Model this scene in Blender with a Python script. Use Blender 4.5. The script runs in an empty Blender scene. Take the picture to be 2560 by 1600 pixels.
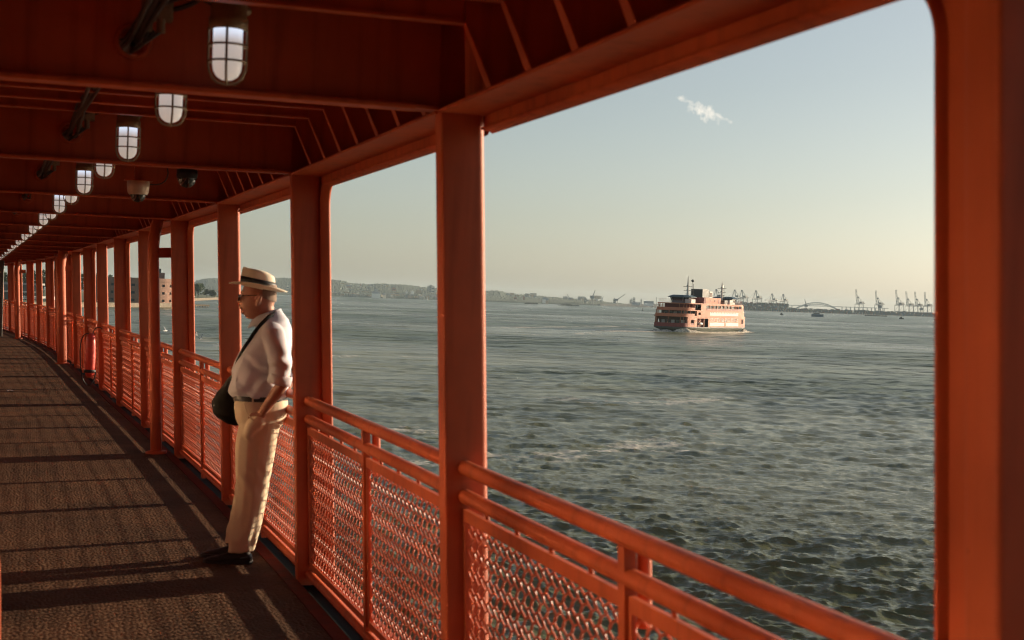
import bpy, math, random
import numpy as np
from mathutils import Vector, Matrix, noise
random.seed(7); rng = np.random.RandomState(7)
S = bpy.context.scene
COL = S.collection
R = math.radians
PI = math.pi

# ------------------------------------------------------------------ camera
EYE = 1.66            # eye above the deck (deck is z = 0)
SEA = -10.34          # water level below the deck
FPX = 3555.0          # focal length in pixels of the 2560 wide picture
PSI, PITCH, ROLL = R(18.6), R(-0.82), R(1.92)
cam_d = bpy.data.cameras.new('camera'); cam = bpy.data.objects.new('camera', cam_d); COL.objects.link(cam)
fw = Vector((math.sin(PSI)*math.cos(PITCH), math.cos(PSI)*math.cos(PITCH), math.sin(PITCH)))
r0 = Vector((math.cos(PSI), -math.sin(PSI), 0)); u0 = r0.cross(fw)
CR = r0*math.cos(ROLL) + u0*math.sin(ROLL); CU = -r0*math.sin(ROLL) + u0*math.cos(ROLL)
M = Matrix((CR, CU, -fw)).transposed().to_4x4(); M.translation = Vector((0, 0, EYE))
cam.matrix_world = M
cam_d.sensor_width = 36; cam_d.lens = 36*FPX/2560
cam_d.clip_start = 0.05; cam_d.clip_end = 40000
cam_d.dof.use_dof = True; cam_d.dof.focus_distance = 38.0; cam_d.dof.aperture_fstop = 5.4
S.camera = cam

def ray(x, y):
    return fw + CR*((x-1280)/FPX) - CU*((y-800)/FPX)
def at_z(x, y, z):
    d = ray(x, y); return Vector((0, 0, EYE)) + d*((z-EYE)/d.z)
def at_d(x, y, dist):            # point at a given horizontal distance from the camera
    d = ray(x, y); return Vector((0, 0, EYE)) + d*(dist/math.hypot(d.x, d.y))

# ------------------------------------------------------------------ world, sun, exposure
SUN_AZ, SUN_EL = R(75.8), R(13.0)      # azimuth from +Y towards +X
W = bpy.data.worlds.new('World'); S.world = W; W.use_nodes = True
nt = W.node_tree; nt.nodes.clear()
def wn(t): return nt.nodes.new(t)
sky = wn('ShaderNodeTexSky'); sky.sky_type = 'NISHITA'; sky.sun_disc = False
sky.sun_elevation = SUN_EL; sky.sun_rotation = SUN_AZ
sky.air_density = 1.0; sky.dust_density = 1.2; sky.ozone_density = 1.0; sky.altitude = 0
bg = wn('ShaderNodeBackground'); bg.inputs[1].default_value = 0.066
out = wn('ShaderNodeOutputWorld')
# a small bright cumulus scrap, by direction
tc = wn('ShaderNodeTexCoord')
cd = (ray(1742, 268)).normalized()
cr = Vector((cd.y, -cd.x, 0)).normalized(); cu = cr.cross(cd)
ca = R(-26)
cx = cr*math.cos(ca) + cu*math.sin(ca); cy = -cr*math.sin(ca) + cu*math.cos(ca)
def dotn(v):
    n = wn('ShaderNodeVectorMath'); n.operation = 'DOT_PRODUCT'; n.inputs[1].default_value = v
    nt.links.new(tc.outputs['Generated'], n.inputs[0]); return n.outputs['Value']
def mth(op, a, b=None, c=None):
    n = wn('ShaderNodeMath'); n.operation = op
    for i, v in enumerate((a, b, c)):
        if v is None: continue
        if isinstance(v, (int, float)): n.inputs[i].default_value = v
        else: nt.links.new(v, n.inputs[i])
    return n.outputs[0]
dx, dy, dz = dotn(cx), dotn(cy), dotn(cd)
def blob(x0, y0, sx, sy):
    ax = mth('DIVIDE', mth('SUBTRACT', dx, x0), sx); ay = mth('DIVIDE', mth('SUBTRACT', dy, y0), sy)
    return mth('SUBTRACT', 1.0, mth('ADD', mth('MULTIPLY', ax, ax), mth('MULTIPLY', ay, ay)))
px = 1/FPX
b = mth('MAXIMUM', mth('MAXIMUM', blob(20*px, 0, 58*px, 24*px), blob(-40*px, 3*px, 26*px, 10*px)),
        mth('MAXIMUM', blob(62*px, 6*px, 36*px, 7*px), mth('SUBTRACT', blob(-112*px, -18*px, 14*px, 4*px), 0.45)))
ns = wn('ShaderNodeTexNoise'); ns.inputs['Scale'].default_value = 150; ns.inputs['Detail'].default_value = 6; ns.inputs['Roughness'].default_value = .62
nt.links.new(tc.outputs['Generated'], ns.inputs['Vector'])
dens = mth('ADD', b, mth('MULTIPLY', mth('SUBTRACT', ns.outputs[0], 0.56), 4.2))
mr = wn('ShaderNodeMapRange'); mr.inputs[1].default_value = 0.1; mr.inputs[2].default_value = 1.9; mr.inputs[4].default_value = .92
nt.links.new(mth('MULTIPLY', dens, mth('GREATER_THAN', dz, 0.9)), mr.inputs[0])
mix = wn('ShaderNodeMixRGB'); mix.inputs[2].default_value = (11.5, 10.4, 8.8, 1)
# high thin streaks, barely there
grade = wn('ShaderNodeMixRGB'); grade.blend_type = 'MULTIPLY'; grade.inputs[0].default_value = 1; grade.inputs[2].default_value = (.95, .985, 1.01, 1)
hs = wn('ShaderNodeHueSaturation'); hs.inputs['Saturation'].default_value = .60; nt.links.new(sky.outputs[0], hs.inputs['Color']); nt.links.new(hs.outputs[0], grade.inputs[1])
nt.links.new(grade.outputs[0], mix.inputs[1]); nt.links.new(mr.outputs[0], mix.inputs[0])
nt.links.new(mix.outputs[0], bg.inputs[0]); nt.links.new(bg.outputs[0], out.inputs[0])

sd = bpy.data.lights.new('sun', 'SUN'); sd.energy = 5.0; sd.angle = R(0.53); sd.color = (1.0, 0.78, 0.54)
so = bpy.data.objects.new('sun', sd); COL.objects.link(so)
sdir = Vector((math.sin(SUN_AZ)*math.cos(SUN_EL), math.cos(SUN_AZ)*math.cos(SUN_EL), math.sin(SUN_EL)))
so.rotation_euler = sdir.to_track_quat('Z', 'Y').to_euler(); so.location = (30, 0, 40)
S.view_settings.view_transform = 'Standard'; S.view_settings.look = 'None'
S.view_settings.exposure = 0.74; S.view_settings.gamma = 1
S.cycles.use_denoising = True; S.cycles.filter_width = 1.15
S.cycles.max_bounces = 8; S.cycles.diffuse_bounces = 4; S.cycles.glossy_bounces = 4; S.cycles.volume_bounces = 1
S.cycles.sample_clamp_indirect = 12; S.cycles.blur_glossy = 0.0
S.cycles.caustics_reflective = True

# ------------------------------------------------------------------ helpers
class MB:
    def __init__(s): s.v = []; s.f = []; s.sm = []
    def add(s, vs, fs, sm=False):
        o = len(s.v); s.v += [tuple(v) for v in vs]; s.f += [tuple(i+o for i in f) for f in fs]; s.sm += [sm]*len(fs); return s
    def box(s, x0, x1, y0, y1, z0, z1):
        return s.add([(x0,y0,z0),(x1,y0,z0),(x1,y1,z0),(x0,y1,z0),(x0,y0,z1),(x1,y0,z1),(x1,y1,z1),(x0,y1,z1)],
                     [(0,3,2,1),(4,5,6,7),(0,1,5,4),(1,2,6,5),(2,3,7,6),(3,0,4,7)])
    def rbox(s, x0, x1, y0, y1, z0, z1, r=.012, n=3, ro=None):     # vertical edges rounded
        pts = []; q = ro or r
        for (cx_, cy_, a0, rr) in ((x1-q, y0+q, -90, q), (x1-q, y1-q, 0, q), (x0+r, y1-r, 90, r), (x0+r, y0+r, 180, r)):
            for k in range(n+1):
                a = R(a0+90*k/n); pts.append((cx_+rr*math.cos(a), cy_+rr*math.sin(a)))
        return s.prism(pts, z0, z1, True)
    def prism(s, pts, z0, z1, sm=False):
        n = len(pts)
        s.add([(x,y,z0) for x,y in pts]+[(x,y,z1) for x,y in pts], [(i,(i+1)%n,n+(i+1)%n,n+i) for i in range(n)], sm)
        return s.add([(x,y,z0) for x,y in pts]+[(x,y,z1) for x,y in pts], [tuple(range(n-1,-1,-1)), tuple(range(n,2*n))])
    def tube(s, path, r, n=8, cap=True, sm=True):
        P = [Vector(p) for p in path]; rs = r if hasattr(r, '__len__') else [r]*len(P)
        vs = []; up = None
        for i, p in enumerate(P):
            t = (P[min(i+1, len(P)-1)]-P[max(i-1, 0)]).normalized()
            if up is None:
                up = Vector((0,0,1)) if abs(t.z) < .9 else Vector((1,0,0))
            a = t.cross(up).normalized(); bb = a.cross(t).normalized(); up = bb
            for k in range(n):
                q = 2*PI*k/n; vs.append(p+(a*math.cos(q)+bb*math.sin(q))*rs[i])
        m = len(P)
        fs = [(i*n+k, i*n+(k+1)%n, (i+1)*n+(k+1)%n, (i+1)*n+k) for i in range(m-1) for k in range(n)]
        s.add(vs, fs, sm)
        if cap: s.add(vs[:n]+vs[-n:], [tuple(range(n-1,-1,-1)), tuple(range(n,2*n))])
        return s
    def lathe(s, prof, c=(0,0,0), n=20, sm=True, axis='z'):
        vs = []
        for (r, z) in prof:
            for k in range(n):
                q = 2*PI*k/n; x, y = r*math.cos(q), r*math.sin(q)
                vs.append((c[0]+x, c[1]+y, c[2]+z) if axis == 'z' else (c[0]+x, c[1]+z, c[2]+y))
        m = len(prof)
        return s.add(vs, [(i*n+k, i*n+(k+1)%n, (i+1)*n+(k+1)%n, (i+1)*n+k) for i in range(m-1) for k in range(n)], sm)
    def grid(s, G, closed=False, sm=True):                # G[i][j] points
        m, n = len(G), len(G[0]); vs = [p for row in G for p in row]
        return s.add(vs, [(i*n+k, i*n+(k+1)%n, (i+1)*n+(k+1)%n, (i+1)*n+k) for i in range(m-1) for k in range(n if closed else n-1)], sm)
    def ring(s, G, sm=True):                              # closed tube of rings with end caps
        s.grid(G, True, sm); n = len(G[0])
        s.add(list(G[0])+list(G[-1]), [tuple(range(n-1,-1,-1)), tuple(range(n,2*n))], sm); return s
    def map(s, fn): s.v = [tuple(fn(Vector(v))) for v in s.v]; return s
    def mesh(s, name, m):
        me = bpy.data.meshes.new(name); me.from_pydata(s.v, [], s.f); me.polygons.foreach_set('use_smooth', s.sm)
        if m is not None: me.materials.append(m)
        me.update(); return me
    def build(s, name, m, parent=None, loc=None, rz=0, label=None, kind=None):
        o = bpy.data.objects.new(name, s.mesh(name, m)); COL.objects.link(o)
        if parent is not None: o.parent = parent
        if loc is not None: o.location = loc
        if rz: o.rotation_euler = (0, 0, rz)
        if label: o['label'] = label
        if kind: o['kind'] = kind
        return o
def tag(o, label, cat, group=None, kind=None):
    o['label'] = label
    if cat: o['category'] = cat
    if group: o['group'] = group
    if kind: o['kind'] = kind
    return o
def empty(name, loc, rz=0):
    o = bpy.data.objects.new(name, None); COL.objects.link(o); o.location = loc; o.rotation_euler = (0, 0, rz); o.empty_display_size = .1; return o
def kids(o): return [c for c in KID.get(o.name, [])]
def copy_tree(o, parent=None):
    c = o.copy(); COL.objects.link(c)
    if parent is not None: c.parent = parent
    for ch in o.children: copy_tree(ch, c)
    return c
def bez(a, b_, c, d, n=8):
    a, b_, c, d = map(Vector, (a, b_, c, d)); return [((1-t)**3)*a+3*t*(1-t)**2*b_+3*t*t*(1-t)*c+t**3*d for t in [i/n for i in range(n+1)]]
ORD = ['first','second','third','fourth','fifth','sixth','seventh','eighth','ninth','tenth','eleventh','twelfth','thirteenth','fourteenth','fifteenth','sixteenth','seventeenth','eighteenth','nineteenth','twentieth','twenty-first','twenty-second']

# ------------------------------------------------------------------ materials
MATS = {}
def mat(name, col, rough=.5, metal=0, spec=.5, noise_s=0, var=0, bump=0, bs=40, coat=0, emit=None, es=0, detail=4, dirt=None, trans=0):
    m = bpy.data.materials.new(name); m.use_nodes = True; t = m.node_tree; p = t.nodes['Principled BSDF']
    p.inputs['Base Color'].default_value = (*col, 1); p.inputs['Roughness'].default_value = rough; p.inputs['Metallic'].default_value = metal
    p.inputs['Specular IOR Level'].default_value = spec; p.inputs['Coat Weight'].default_value = coat; p.inputs['Transmission Weight'].default_value = trans
    if emit: p.inputs['Emission Color'].default_value = (*emit, 1); p.inputs['Emission Strength'].default_value = es
    tcn = t.nodes.new('ShaderNodeTexCoord')
    if var:
        n = t.nodes.new('ShaderNodeTexNoise'); n.inputs['Scale'].default_value = noise_s; n.inputs['Detail'].default_value = detail; n.inputs['Roughness'].default_value = .6
        t.links.new(tcn.outputs['Object'], n.inputs['Vector'])
        r = t.nodes.new('ShaderNodeValToRGB'); e = r.color_ramp.elements
        e[0].position = .3; e[1].position = .7
        d = dirt or tuple(c*(1-var) for c in col)
        e[0].color = (*d, 1); e[1].color = (*[min(1, c*(1+var*.6)) for c in col], 1)
        t.links.new(n.outputs[0], r.inputs[0]); t.links.new(r.outputs[0], p.inputs['Base Color'])
        rr = t.nodes.new('ShaderNodeMapRange'); rr.inputs[3].default_value = max(0, rough-.08); rr.inputs[4].default_value = min(1, rough+.12)
        t.links.new(n.outputs[0], rr.inputs[0]); t.links.new(rr.outputs[0], p.inputs['Roughness'])
    if bump:
        n2 = t.nodes.new('ShaderNodeTexNoise'); n2.inputs['Scale'].default_value = bs; n2.inputs['Detail'].default_value = 3
        t.links.new(tcn.outputs['Object'], n2.inputs['Vector'])
        bn = t.nodes.new('ShaderNodeBump'); bn.inputs['Strength'].default_value = 1; bn.inputs['Distance'].default_value = bump
        t.links.new(n2.outputs[0], bn.inputs['Height']); t.links.new(bn.outputs[0], p.inputs['Normal'])
    MATS[name] = m; return m
ORANGE = mat('orange_paint', (.48, .098, .034), .50, spec=.25, noise_s=2.2, var=.22, bump=.0012, bs=26)
def streaks(m, dark=.72):
    t = m.node_tree; p = t.nodes['Principled BSDF']; src = p.inputs['Base Color'].links[0].from_socket
    tc_ = t.nodes.new('ShaderNodeTexCoord'); mp = t.nodes.new('ShaderNodeMapping'); mp.inputs['Scale'].default_value = (16, 16, 1.1); t.links.new(tc_.outputs['Object'], mp.inputs['Vector'])
    n = t.nodes.new('ShaderNodeTexNoise'); n.inputs['Scale'].default_value = 1; n.inputs['Detail'].default_value = 6; t.links.new(mp.outputs[0], n.inputs['Vector'])
    r = t.nodes.new('ShaderNodeMapRange'); r.inputs[1].default_value = .50; r.inputs[2].default_value = .72; r.inputs[3].default_value = 1; r.inputs[4].default_value = dark; t.links.new(n.outputs[0], r.inputs[0])
    x = t.nodes.new('ShaderNodeMixRGB'); x.blend_type = 'MULTIPLY'; x.inputs[0].default_value = 1; t.links.new(src, x.inputs[1]); t.links.new(r.outputs[0], x.inputs[2])
    n2 = t.nodes.new('ShaderNodeTexVoronoi'); n2.inputs['Scale'].default_value = 7; t.links.new(tc_.outputs['Object'], n2.inputs['Vector'])
    r2 = t.nodes.new('ShaderNodeMapRange'); r2.inputs[1].default_value = .012; r2.inputs[2].default_value = .022; r2.inputs[3].default_value = .25; r2.inputs[4].default_value = 1; t.links.new(n2.outputs['Distance'], r2.inputs[0])
    y = t.nodes.new('ShaderNodeMixRGB'); y.blend_type = 'MULTIPLY'; y.inputs[0].default_value = .8; t.links.new(x.outputs[0], y.inputs[1]); t.links.new(r2.outputs[0], y.inputs[2])
    t.links.new(y.outputs[0], p.inputs['Base Color'])
streaks(ORANGE)
CABP = mat('dull_cabin_paint', (.19, .046, .022), .6, noise_s=2, var=.3)
ORANGE_D = mat('orange_wire_paint', (.52, .10, .034), .36, spec=.5)
RED_STRIP = mat('dull_red_paint', (.10, .016, .010), .75, spec=.12, noise_s=9, var=.4, bump=.002, bs=30)
BRASS = mat('weathered_bronze', (.26, .19, .11), .5, metal=.4, noise_s=20, var=.4)
GLASS_W = mat('lit_frosted_glass', (.9, .88, .84), .35, emit=(1, .93, .86), es=.34)
_t = GLASS_W.node_tree; _p = _t.nodes['Principled BSDF']; _tc = _t.nodes.new('ShaderNodeTexCoord'); _sx = _t.nodes.new('ShaderNodeSeparateXYZ'); _r = _t.nodes.new('ShaderNodeValToRGB'); _m = _t.nodes.new('ShaderNodeMapRange')
_t.links.new(_tc.outputs['Object'], _sx.inputs[0]); _m.inputs[1].default_value = 0; _m.inputs[2].default_value = .17; _t.links.new(_sx.outputs['Z'], _m.inputs[0]); _t.links.new(_m.outputs[0], _r.inputs[0])
_e = _r.color_ramp.elements; _e[0].color = (.80, .68, .56, 1); _e[0].position = 0; _e[1].color = (1.8, 2.1, 2.6, 1); _e[1].position = 1.0; _q = _e.new(.72); _q.color = (.92, .82, .78, 1)
_t.links.new(_r.outputs[0], _p.inputs['Emission Color']); _p.inputs['Emission Strength'].default_value = .27; _p.inputs['Base Color'].default_value = (.6, .58, .55, 1)
BLACKR = mat('black_rubber', (.012, .012, .014), .55)
CABLE = mat('dark_cable', (.035, .028, .022), .6)
CREAM = mat('aged_cream_plastic', (.62, .50, .38), .5, noise_s=15, var=.2)
DOME = mat('smoked_dome', (.012, .012, .014), .06, spec=.8)
GREYG = mat('grey_green_paint', (.10, .105, .085), .5, noise_s=4, var=.2)
REDP = mat('red_orange_float', (.62, .045, .022), .38, noise_s=12, var=.25)

def deck_mat():
    m = bpy.data.materials.new('non_skid_deck'); m.use_nodes = True; t = m.node_tree; p = t.nodes['Principled BSDF']; L = t.links.new
    tcn = t.nodes.new('ShaderNodeTexCoord')
    n1 = t.nodes.new('ShaderNodeTexNoise'); n1.inputs['Scale'].default_value = 1.1; n1.inputs['Detail'].default_value = 6; n1.inputs['Roughness'].default_value = .65
    n2 = t.nodes.new('ShaderNodeTexVoronoi'); n2.inputs['Scale'].default_value = 46; n2.inputs['Randomness'].default_value = .8
    n3 = t.nodes.new('ShaderNodeTexNoise'); n3.inputs['Scale'].default_value = 230; n3.inputs['Detail'].default_value = 3
    n4 = t.nodes.new('ShaderNodeTexNoise'); n4.inputs['Scale'].default_value = 6; n4.inputs['Detail'].default_value = 4
    for n in (n1, n2, n3, n4): L(tcn.outputs['Object'], n.inputs['Vector'])
    r = t.nodes.new('ShaderNodeValToRGB'); e = r.color_ramp.elements; e[0].position = .32; e[1].position = .72
    e[0].color = (.050, .025, .013, 1); e[1].color = (.128, .062, .032, 1)
    L(n1.outputs[0], r.inputs[0]); L(r.outputs[0], p.inputs['Base Color'])
    p.inputs['Roughness'].default_value = .8; p.inputs['Specular IOR Level'].default_value = .12
    a = t.nodes.new('ShaderNodeMath'); a.operation = 'MULTIPLY'; a.inputs[1].default_value = .35; L(n3.outputs[0], a.inputs[0])
    b_ = t.nodes.new('ShaderNodeMath'); b_.operation = 'SUBTRACT'; L(a.outputs[0], b_.inputs[0]); L(n2.outputs['Distance'], b_.inputs[1])
    c_ = t.nodes.new('ShaderNodeMath'); c_.operation = 'ADD'; L(b_.outputs[0], c_.inputs[0]); L(n4.outputs[0], c_.inputs[1])
    bn = t.nodes.new('ShaderNodeBump'); bn.inputs['Distance'].default_value = .013; L(c_.outputs[0], bn.inputs['Height']); L(bn.outputs[0], p.inputs['Normal'])
    return m
DECK = deck_mat()
def gutter_mat():
    m = mat('wet_gutter', (.007, .010, .009), .8, spec=.06, noise_s=5, var=.6, bump=.004, bs=12)
    return m
GUT = gutter_mat()
FILM = mat('mirror_film_glass', (.88, .68, .48), .08, metal=1.0)

# ------------------------------------------------------------------ the walkway: stations along the ship's side
BAY = 3.128
XE = {-2:1.41,-1:1.41,0:1.41,1:1.41,2:1.41,3:1.373,4:1.294,5:1.19,6:1.071,7:.962,8:.852,9:.735,10:.617,11:.475,12:.290,13:.054,14:-.218,15:-.53,16:-.86,17:-1.22,18:-1.62,19:-2.05,20:-2.5}
LEAN = .045
def SX(n): return XE[n]+LEAN*1.5
def SY(n): return 1.83+BAY*n
NMIN, NMAX = -2, 20
def side_x(y):
    n = (y-1.83)/BAY; i = max(NMIN, min(NMAX-1, math.floor(n))); f = n-i; return SX(i)*(1-f)+SX(i+1)*f
def lean(v): return Vector((v.x-LEAN*v.z, v.y, v.z))
HEAD = 2.28; SOFF = 2.335; ROOF = 2.70

# deck, edge strip, gutter, hull side below
ys = [SY(n) for n in range(NMIN, NMAX+1)]
def strip(name, mt, xo0, xo1, z0, z1=None, thick=.02, ext=0):
    b_ = MB(); z1 = z0 if z1 is None else z1; n = len(ys)
    P = [(side_x(y)+xo0, y, z0) for y in ys]; Q = [(side_x(y)+xo1, y, z1) for y in ys]
    b_.grid([P, Q], sm=False); b_.grid([[(x,y,z-thick) for x,y,z in Q], [(x,y,z-thick) for x,y,z in P]], sm=False)
    b_.grid([Q, [(x,y,z-thick) for x,y,z in Q]], sm=False); b_.grid([[(x,y,z-thick) for x,y,z in P], P], sm=False)
    o = b_.build(name, mt); return o
deck = strip('deck', DECK, -2.25, -.075, 0); tag(deck, 'dark brown non-skid deck with sunlight stripes', None, kind='structure')
rs = strip('deck_edge', RED_STRIP, -.072, 0.0, .004, .010, .03); tag(rs, 'dull red painted edge strip of the deck', None, kind='structure')
gt = strip('gutter', GUT, .003, .26, -.035, -.035, .02); tag(gt, 'dark wet gutter under the railing', None, kind='structure')
hb = MB(); P = [(side_x(y)+.262, y, -.02) for y in ys]; Q = [(side_x(y)-.3, y, SEA-1) for y in ys]
hb.grid([P, Q], sm=False); hb.grid([[(x-.15, y, z) for x, y, z in P], P], sm=False)
ho = hb.build('hull', ORANGE); tag(ho, 'orange side of the ship below the walkway', None, kind='structure')
# scuppers/lip plates between deck and posts
# roof over the walkway
rb = MB(); P = [(side_x(y)-2.25, y, ROOF) for y in ys]; Q = [(side_x(y)-LEAN*ROOF+.24, y, ROOF) for y in ys]
P2 = [(x, y, z+.03) for x, y, z in P]; Q2 = [(x, y, z+.03) for x, y, z in Q]
rb.grid([Q, P], sm=False); rb.grid([P2, Q2], sm=False); rb.grid([Q2, Q], sm=False); rb.grid([P, P2], sm=False)
ro = rb.build('ceiling', ORANGE); tag(ro, 'dark red steel deckhead over the walkway', None, kind='structure')
# cabin wall on the inboard side with a row of film-coated windows (out of frame, seen only by its light)
CW = -.72
def cab_x(y): return side_x(y)-2.2
cw = empty('cabin_wall', (CW, 0, 0)); tag(cw, None or 'orange cabin wall with mirror film windows along the inboard side', 'wall')
m1 = MB()
for i in range(len(ys)-1):
    y0, y1 = ys[i], ys[i+1]; x0, x1 = cab_x(y0)-CW, cab_x(y1)-CW
    def quad(za, zb, fa=0, fb=1, dx=0):
        ya, yb = y0+(y1-y0)*fa, y0+(y1-y0)*fb; xa, xb = x0+(x1-x0)*fa+dx, x0+(x1-x0)*fb+dx
        return [(xa,ya,za),(xb,yb,za),(xb,yb,zb),(xa,ya,zb)]
    for q in (quad(0,.78), quad(1.95,ROOF), quad(.78,1.95,0,.06), quad(.78,1.95,.94,1), quad(.78,1.95,.47,.53)):
        m1.add(q, [(0,1,2,3)]); m1.add([(x-.08,y,z) for x,y,z in q], [(3,2,1,0)])
    for fa, fb in ((.06,.47),(.53,.94)):
        w_ = MB().add(quad(.78,1.95,fa,fb,-.02)+quad(.78,1.95,fa,fb,-.03), [(0,1,2,3),(7,6,5,4)]).build('window', FILM, cw)
m1.build('wall_plate', CABP, cw)

# unseen wall added behind the camera to keep sky light out of the walkway
sky_block = MB().box(side_x(ys[0])-2.2, side_x(ys[0])+.2, ys[0]-.1, ys[0]-.02, 0, ROOF-.002); tag(sky_block.build('end_bulkhead', ORANGE), 'unseen orange wall added behind the camera to keep sky light out of the walkway', 'wall')
# ---- posts
def post_mesh():
    b_ = MB(); b_.rbox(0, .168, 0, .088, -.02, SOFF+.005, .010, 5, .030)
    return b_.map(lean)
PM = post_mesh().mesh('support_post', ORANGE)
GS = 'orange steel posts along the open ship side'
def ordl(n): return ORD[n]
for n in range(NMIN, NMAX+1):
    o = bpy.data.objects.new('support_post', PM); COL.objects.link(o); o.location = (SX(n), SY(n), 0)
    lab = {-2:'orange steel post behind the camera, farthest aft',-1:'orange steel post just behind the camera',0:'broad blurred red post filling the right edge of the picture',
           1:'sharp orange post in the middle, left of the distant ferry',2:'wide orange post hiding the back of the man in the hat',
           3:'orange post behind the face of the man in the hat',4:'wide orange post left of the man, beside the nearest round pipe'}.get(n) or f'slim orange deck post, {ordl(n)} counting away from the big blurred one'
    tag(o, lab, 'post', GS)

# ---- outer plating frames with rounded corners, per bay (A posts are the even ones)
def frame_mesh(e):
    b_ = MB(); r = .125; path = [(e, -.32), (e, .4), (e, 1.2)]
    path += [(e+r-r*math.cos(a), HEAD-r+r*math.sin(a)) for a in [R(90*k/10) for k in range(11)]]
    path += [(e+r+(BAY-e-r)*t, HEAD) for t in (.35, .7, 1)]
    outer = [(.0, -.32), (0, .4), (0, 1.2)] + [(0+(e+r)*max(0, (k-5)/5), HEAD+.14 if k >= 5 else 1.9+(HEAD+.14-1.9)*k/5) for k in range(11)] + [(e+r+(BAY-e-r)*t, HEAD+.14) for t in (.35, .7, 1)]
    for x, flip in ((.17, False), (.188, True)):
        A = [(x, y, z) for y, z in path]; B_ = [(x, y, z) for y, z in outer]
        b_.grid([A, B_] if not flip else [B_, A], sm=False)
    # rim bar standing proud on both faces, rounded outer lip
    sec = [(.150, .004), (.150, -.006), (.180, -.010)]+[(.192+.017*math.sin(R(a)), -.017*math.cos(R(a))) for a in range(0, 181, 22)]+[(.178, .010)]
    G = []
    for i, (y, z) in enumerate(path):
        p0 = Vector(path[max(0, i-1)]); p1 = Vector(path[min(len(path)-1, i+1)]); t = (p1-p0).normalized(); nrm = Vector((t.y, -t.x))   # into the opening
        G.append([(sx, y+nrm.x*(-sn), z+nrm.y*(-sn)) for sx, sn in sec])
    b_.grid(G, True, True)
    return b_.map(lean)
FM = frame_mesh(.372).mesh('opening_frame', ORANGE)
fm2 = frame_mesh(.128); fm2.v = [(x, BAY+.088-y, z) for x, y, z in fm2.v]; fm2.f = [tuple(reversed(f)) for f in fm2.f]
FM2 = fm2.mesh('opening_frame', ORANGE)

# ---- side girder of one bay: soffit flange, web, knee brackets and small ceiling stiffeners
def bay_xf(o, n):
    a = Vector((SX(n), SY(n), 0)); b_ = Vector((SX(n+1), SY(n+1), 0)); d = b_-a
    o.location = a; o.rotation_euler = (0, 0, math.atan2(-d.x, d.y)); o.scale = (1, d.length/BAY, 1)
gird = empty('side_girder', (0,0,0)); tag(gird, 'x', 'girder', 'side girders over the openings')
MB().box(0, .166, .06, BAY+.02, SOFF-.008, SOFF+.006).map(lean).build('soffit_plate', ORANGE, gird)
MB().box(.196, .206, 0, BAY, HEAD+.02, ROOF-.002).map(lean).build('web_plate', ORANGE, gird)
MB().tube([lean(Vector((-.002, .05, SOFF-.002))), lean(Vector((-.002, BAY, SOFF-.002)))], .008, 6).build('edge_bar', ORANGE, gird)
for k in range(7):
    y = BAY-.60-.3875*k+.03
    b_ = MB(); t = .006; pts = [(.16, SOFF+.006), (.0, SOFF+.006), (-.078, 2.535), (-.078, ROOF-.002), (.16, ROOF-.002)]
    b_.add([(x, y-t, z) for x, z in pts]+[(x, y+t, z) for x, z in pts], [(4,3,2,1,0),(5,6,7,8,9)]+[(i,(i+1)%5,5+(i+1)%5,5+i) for i in range(5)])
    b_.add([(.0, y-.026, SOFF+.004), (.0, y+.026, SOFF+.004), (-.080, y+.016, 2.533), (-.080, y-.016, 2.533), (.006, y-.026, SOFF+.008), (.006, y+.026, SOFF+.008), (-.074, y+.016, 2.54), (-.074, y-.016, 2.54)], [(0,1,2,3),(7,6,5,4),(0,4,5,1),(2,6,7,3),(1,5,6,2),(0,3,7,4)])
    b_.map(lean).build('knee_bracket', ORANGE, gird)
    s_ = MB().box(-2.1, -.081, y-.005, y+.005, 2.545, ROOF-.002); s_.box(-2.1, -.081, y-.024, y+.024, 2.535, 2.545)
    s_.map(lean).build('ceiling_stiffener', ORANGE, gird)
# ---- railing section of one bay
rail = empty('railing_section', (0,0,0)); tag(rail, 'x', 'railing', 'railing sections between the posts')
XR = .077
def L_(b_): return b_.map(lean)
L_(MB().tube([(XR, .06, 1.04), (XR, BAY+.02, 1.04)], .0285, 14)).build('top_rail', ORANGE, rail)
L_(MB().tube([(XR, .06, .936), (XR, BAY+.02, .936)], .0275, 14)).build('lower_rail', ORANGE, rail)
YM = BAY/2+.06
st_ = MB().box(XR-.022, XR+.012, YM-.022, YM+.022, -.02, 1.03); st_.tube([(XR+.045, YM, .8), (XR+.045, YM, 1.02)], .02, 10)
L_(st_).build('stanchion', ORANGE, rail)
L_(MB().tube([(XR-.01, .07, .045), (XR-.01, BAY+.01, .045)], .024, 10)).build('bottom_rail', ORANGE, rail)
def chain(y0, y1, z0, z1, x, r=.0039, q=.036):
    b_ = MB(); ny = int((y1-y0)/q); q = (y1-y0)/ny; nz = int((z1-z0)/q); qz = (z1-z0)/nz; d = .0042
    for j in range(ny):
        path = []
        for i in range(nz+1):
            s_ = (i+j) % 2; yy = y0+(j+s_*1.0)*q; z = z0+i*qz
            # each strand zigzags between two columns; it turns over (front to back) at every corner
            dd = d if i % 2 else -d; bulge = .0042 if s_ else -.0042
            path.append((x-dd, yy-bulge*1.2, z-.0135)); path.append((x-dd*.5, yy+bulge*.6, z-.007)); path.append((x+dd*.5, yy+bulge*.6, z+.007)); path.append((x+dd, yy-bulge*1.2, z+.0135))
        b_.tube(path, r, 4, False, True)
    return b_
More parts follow.
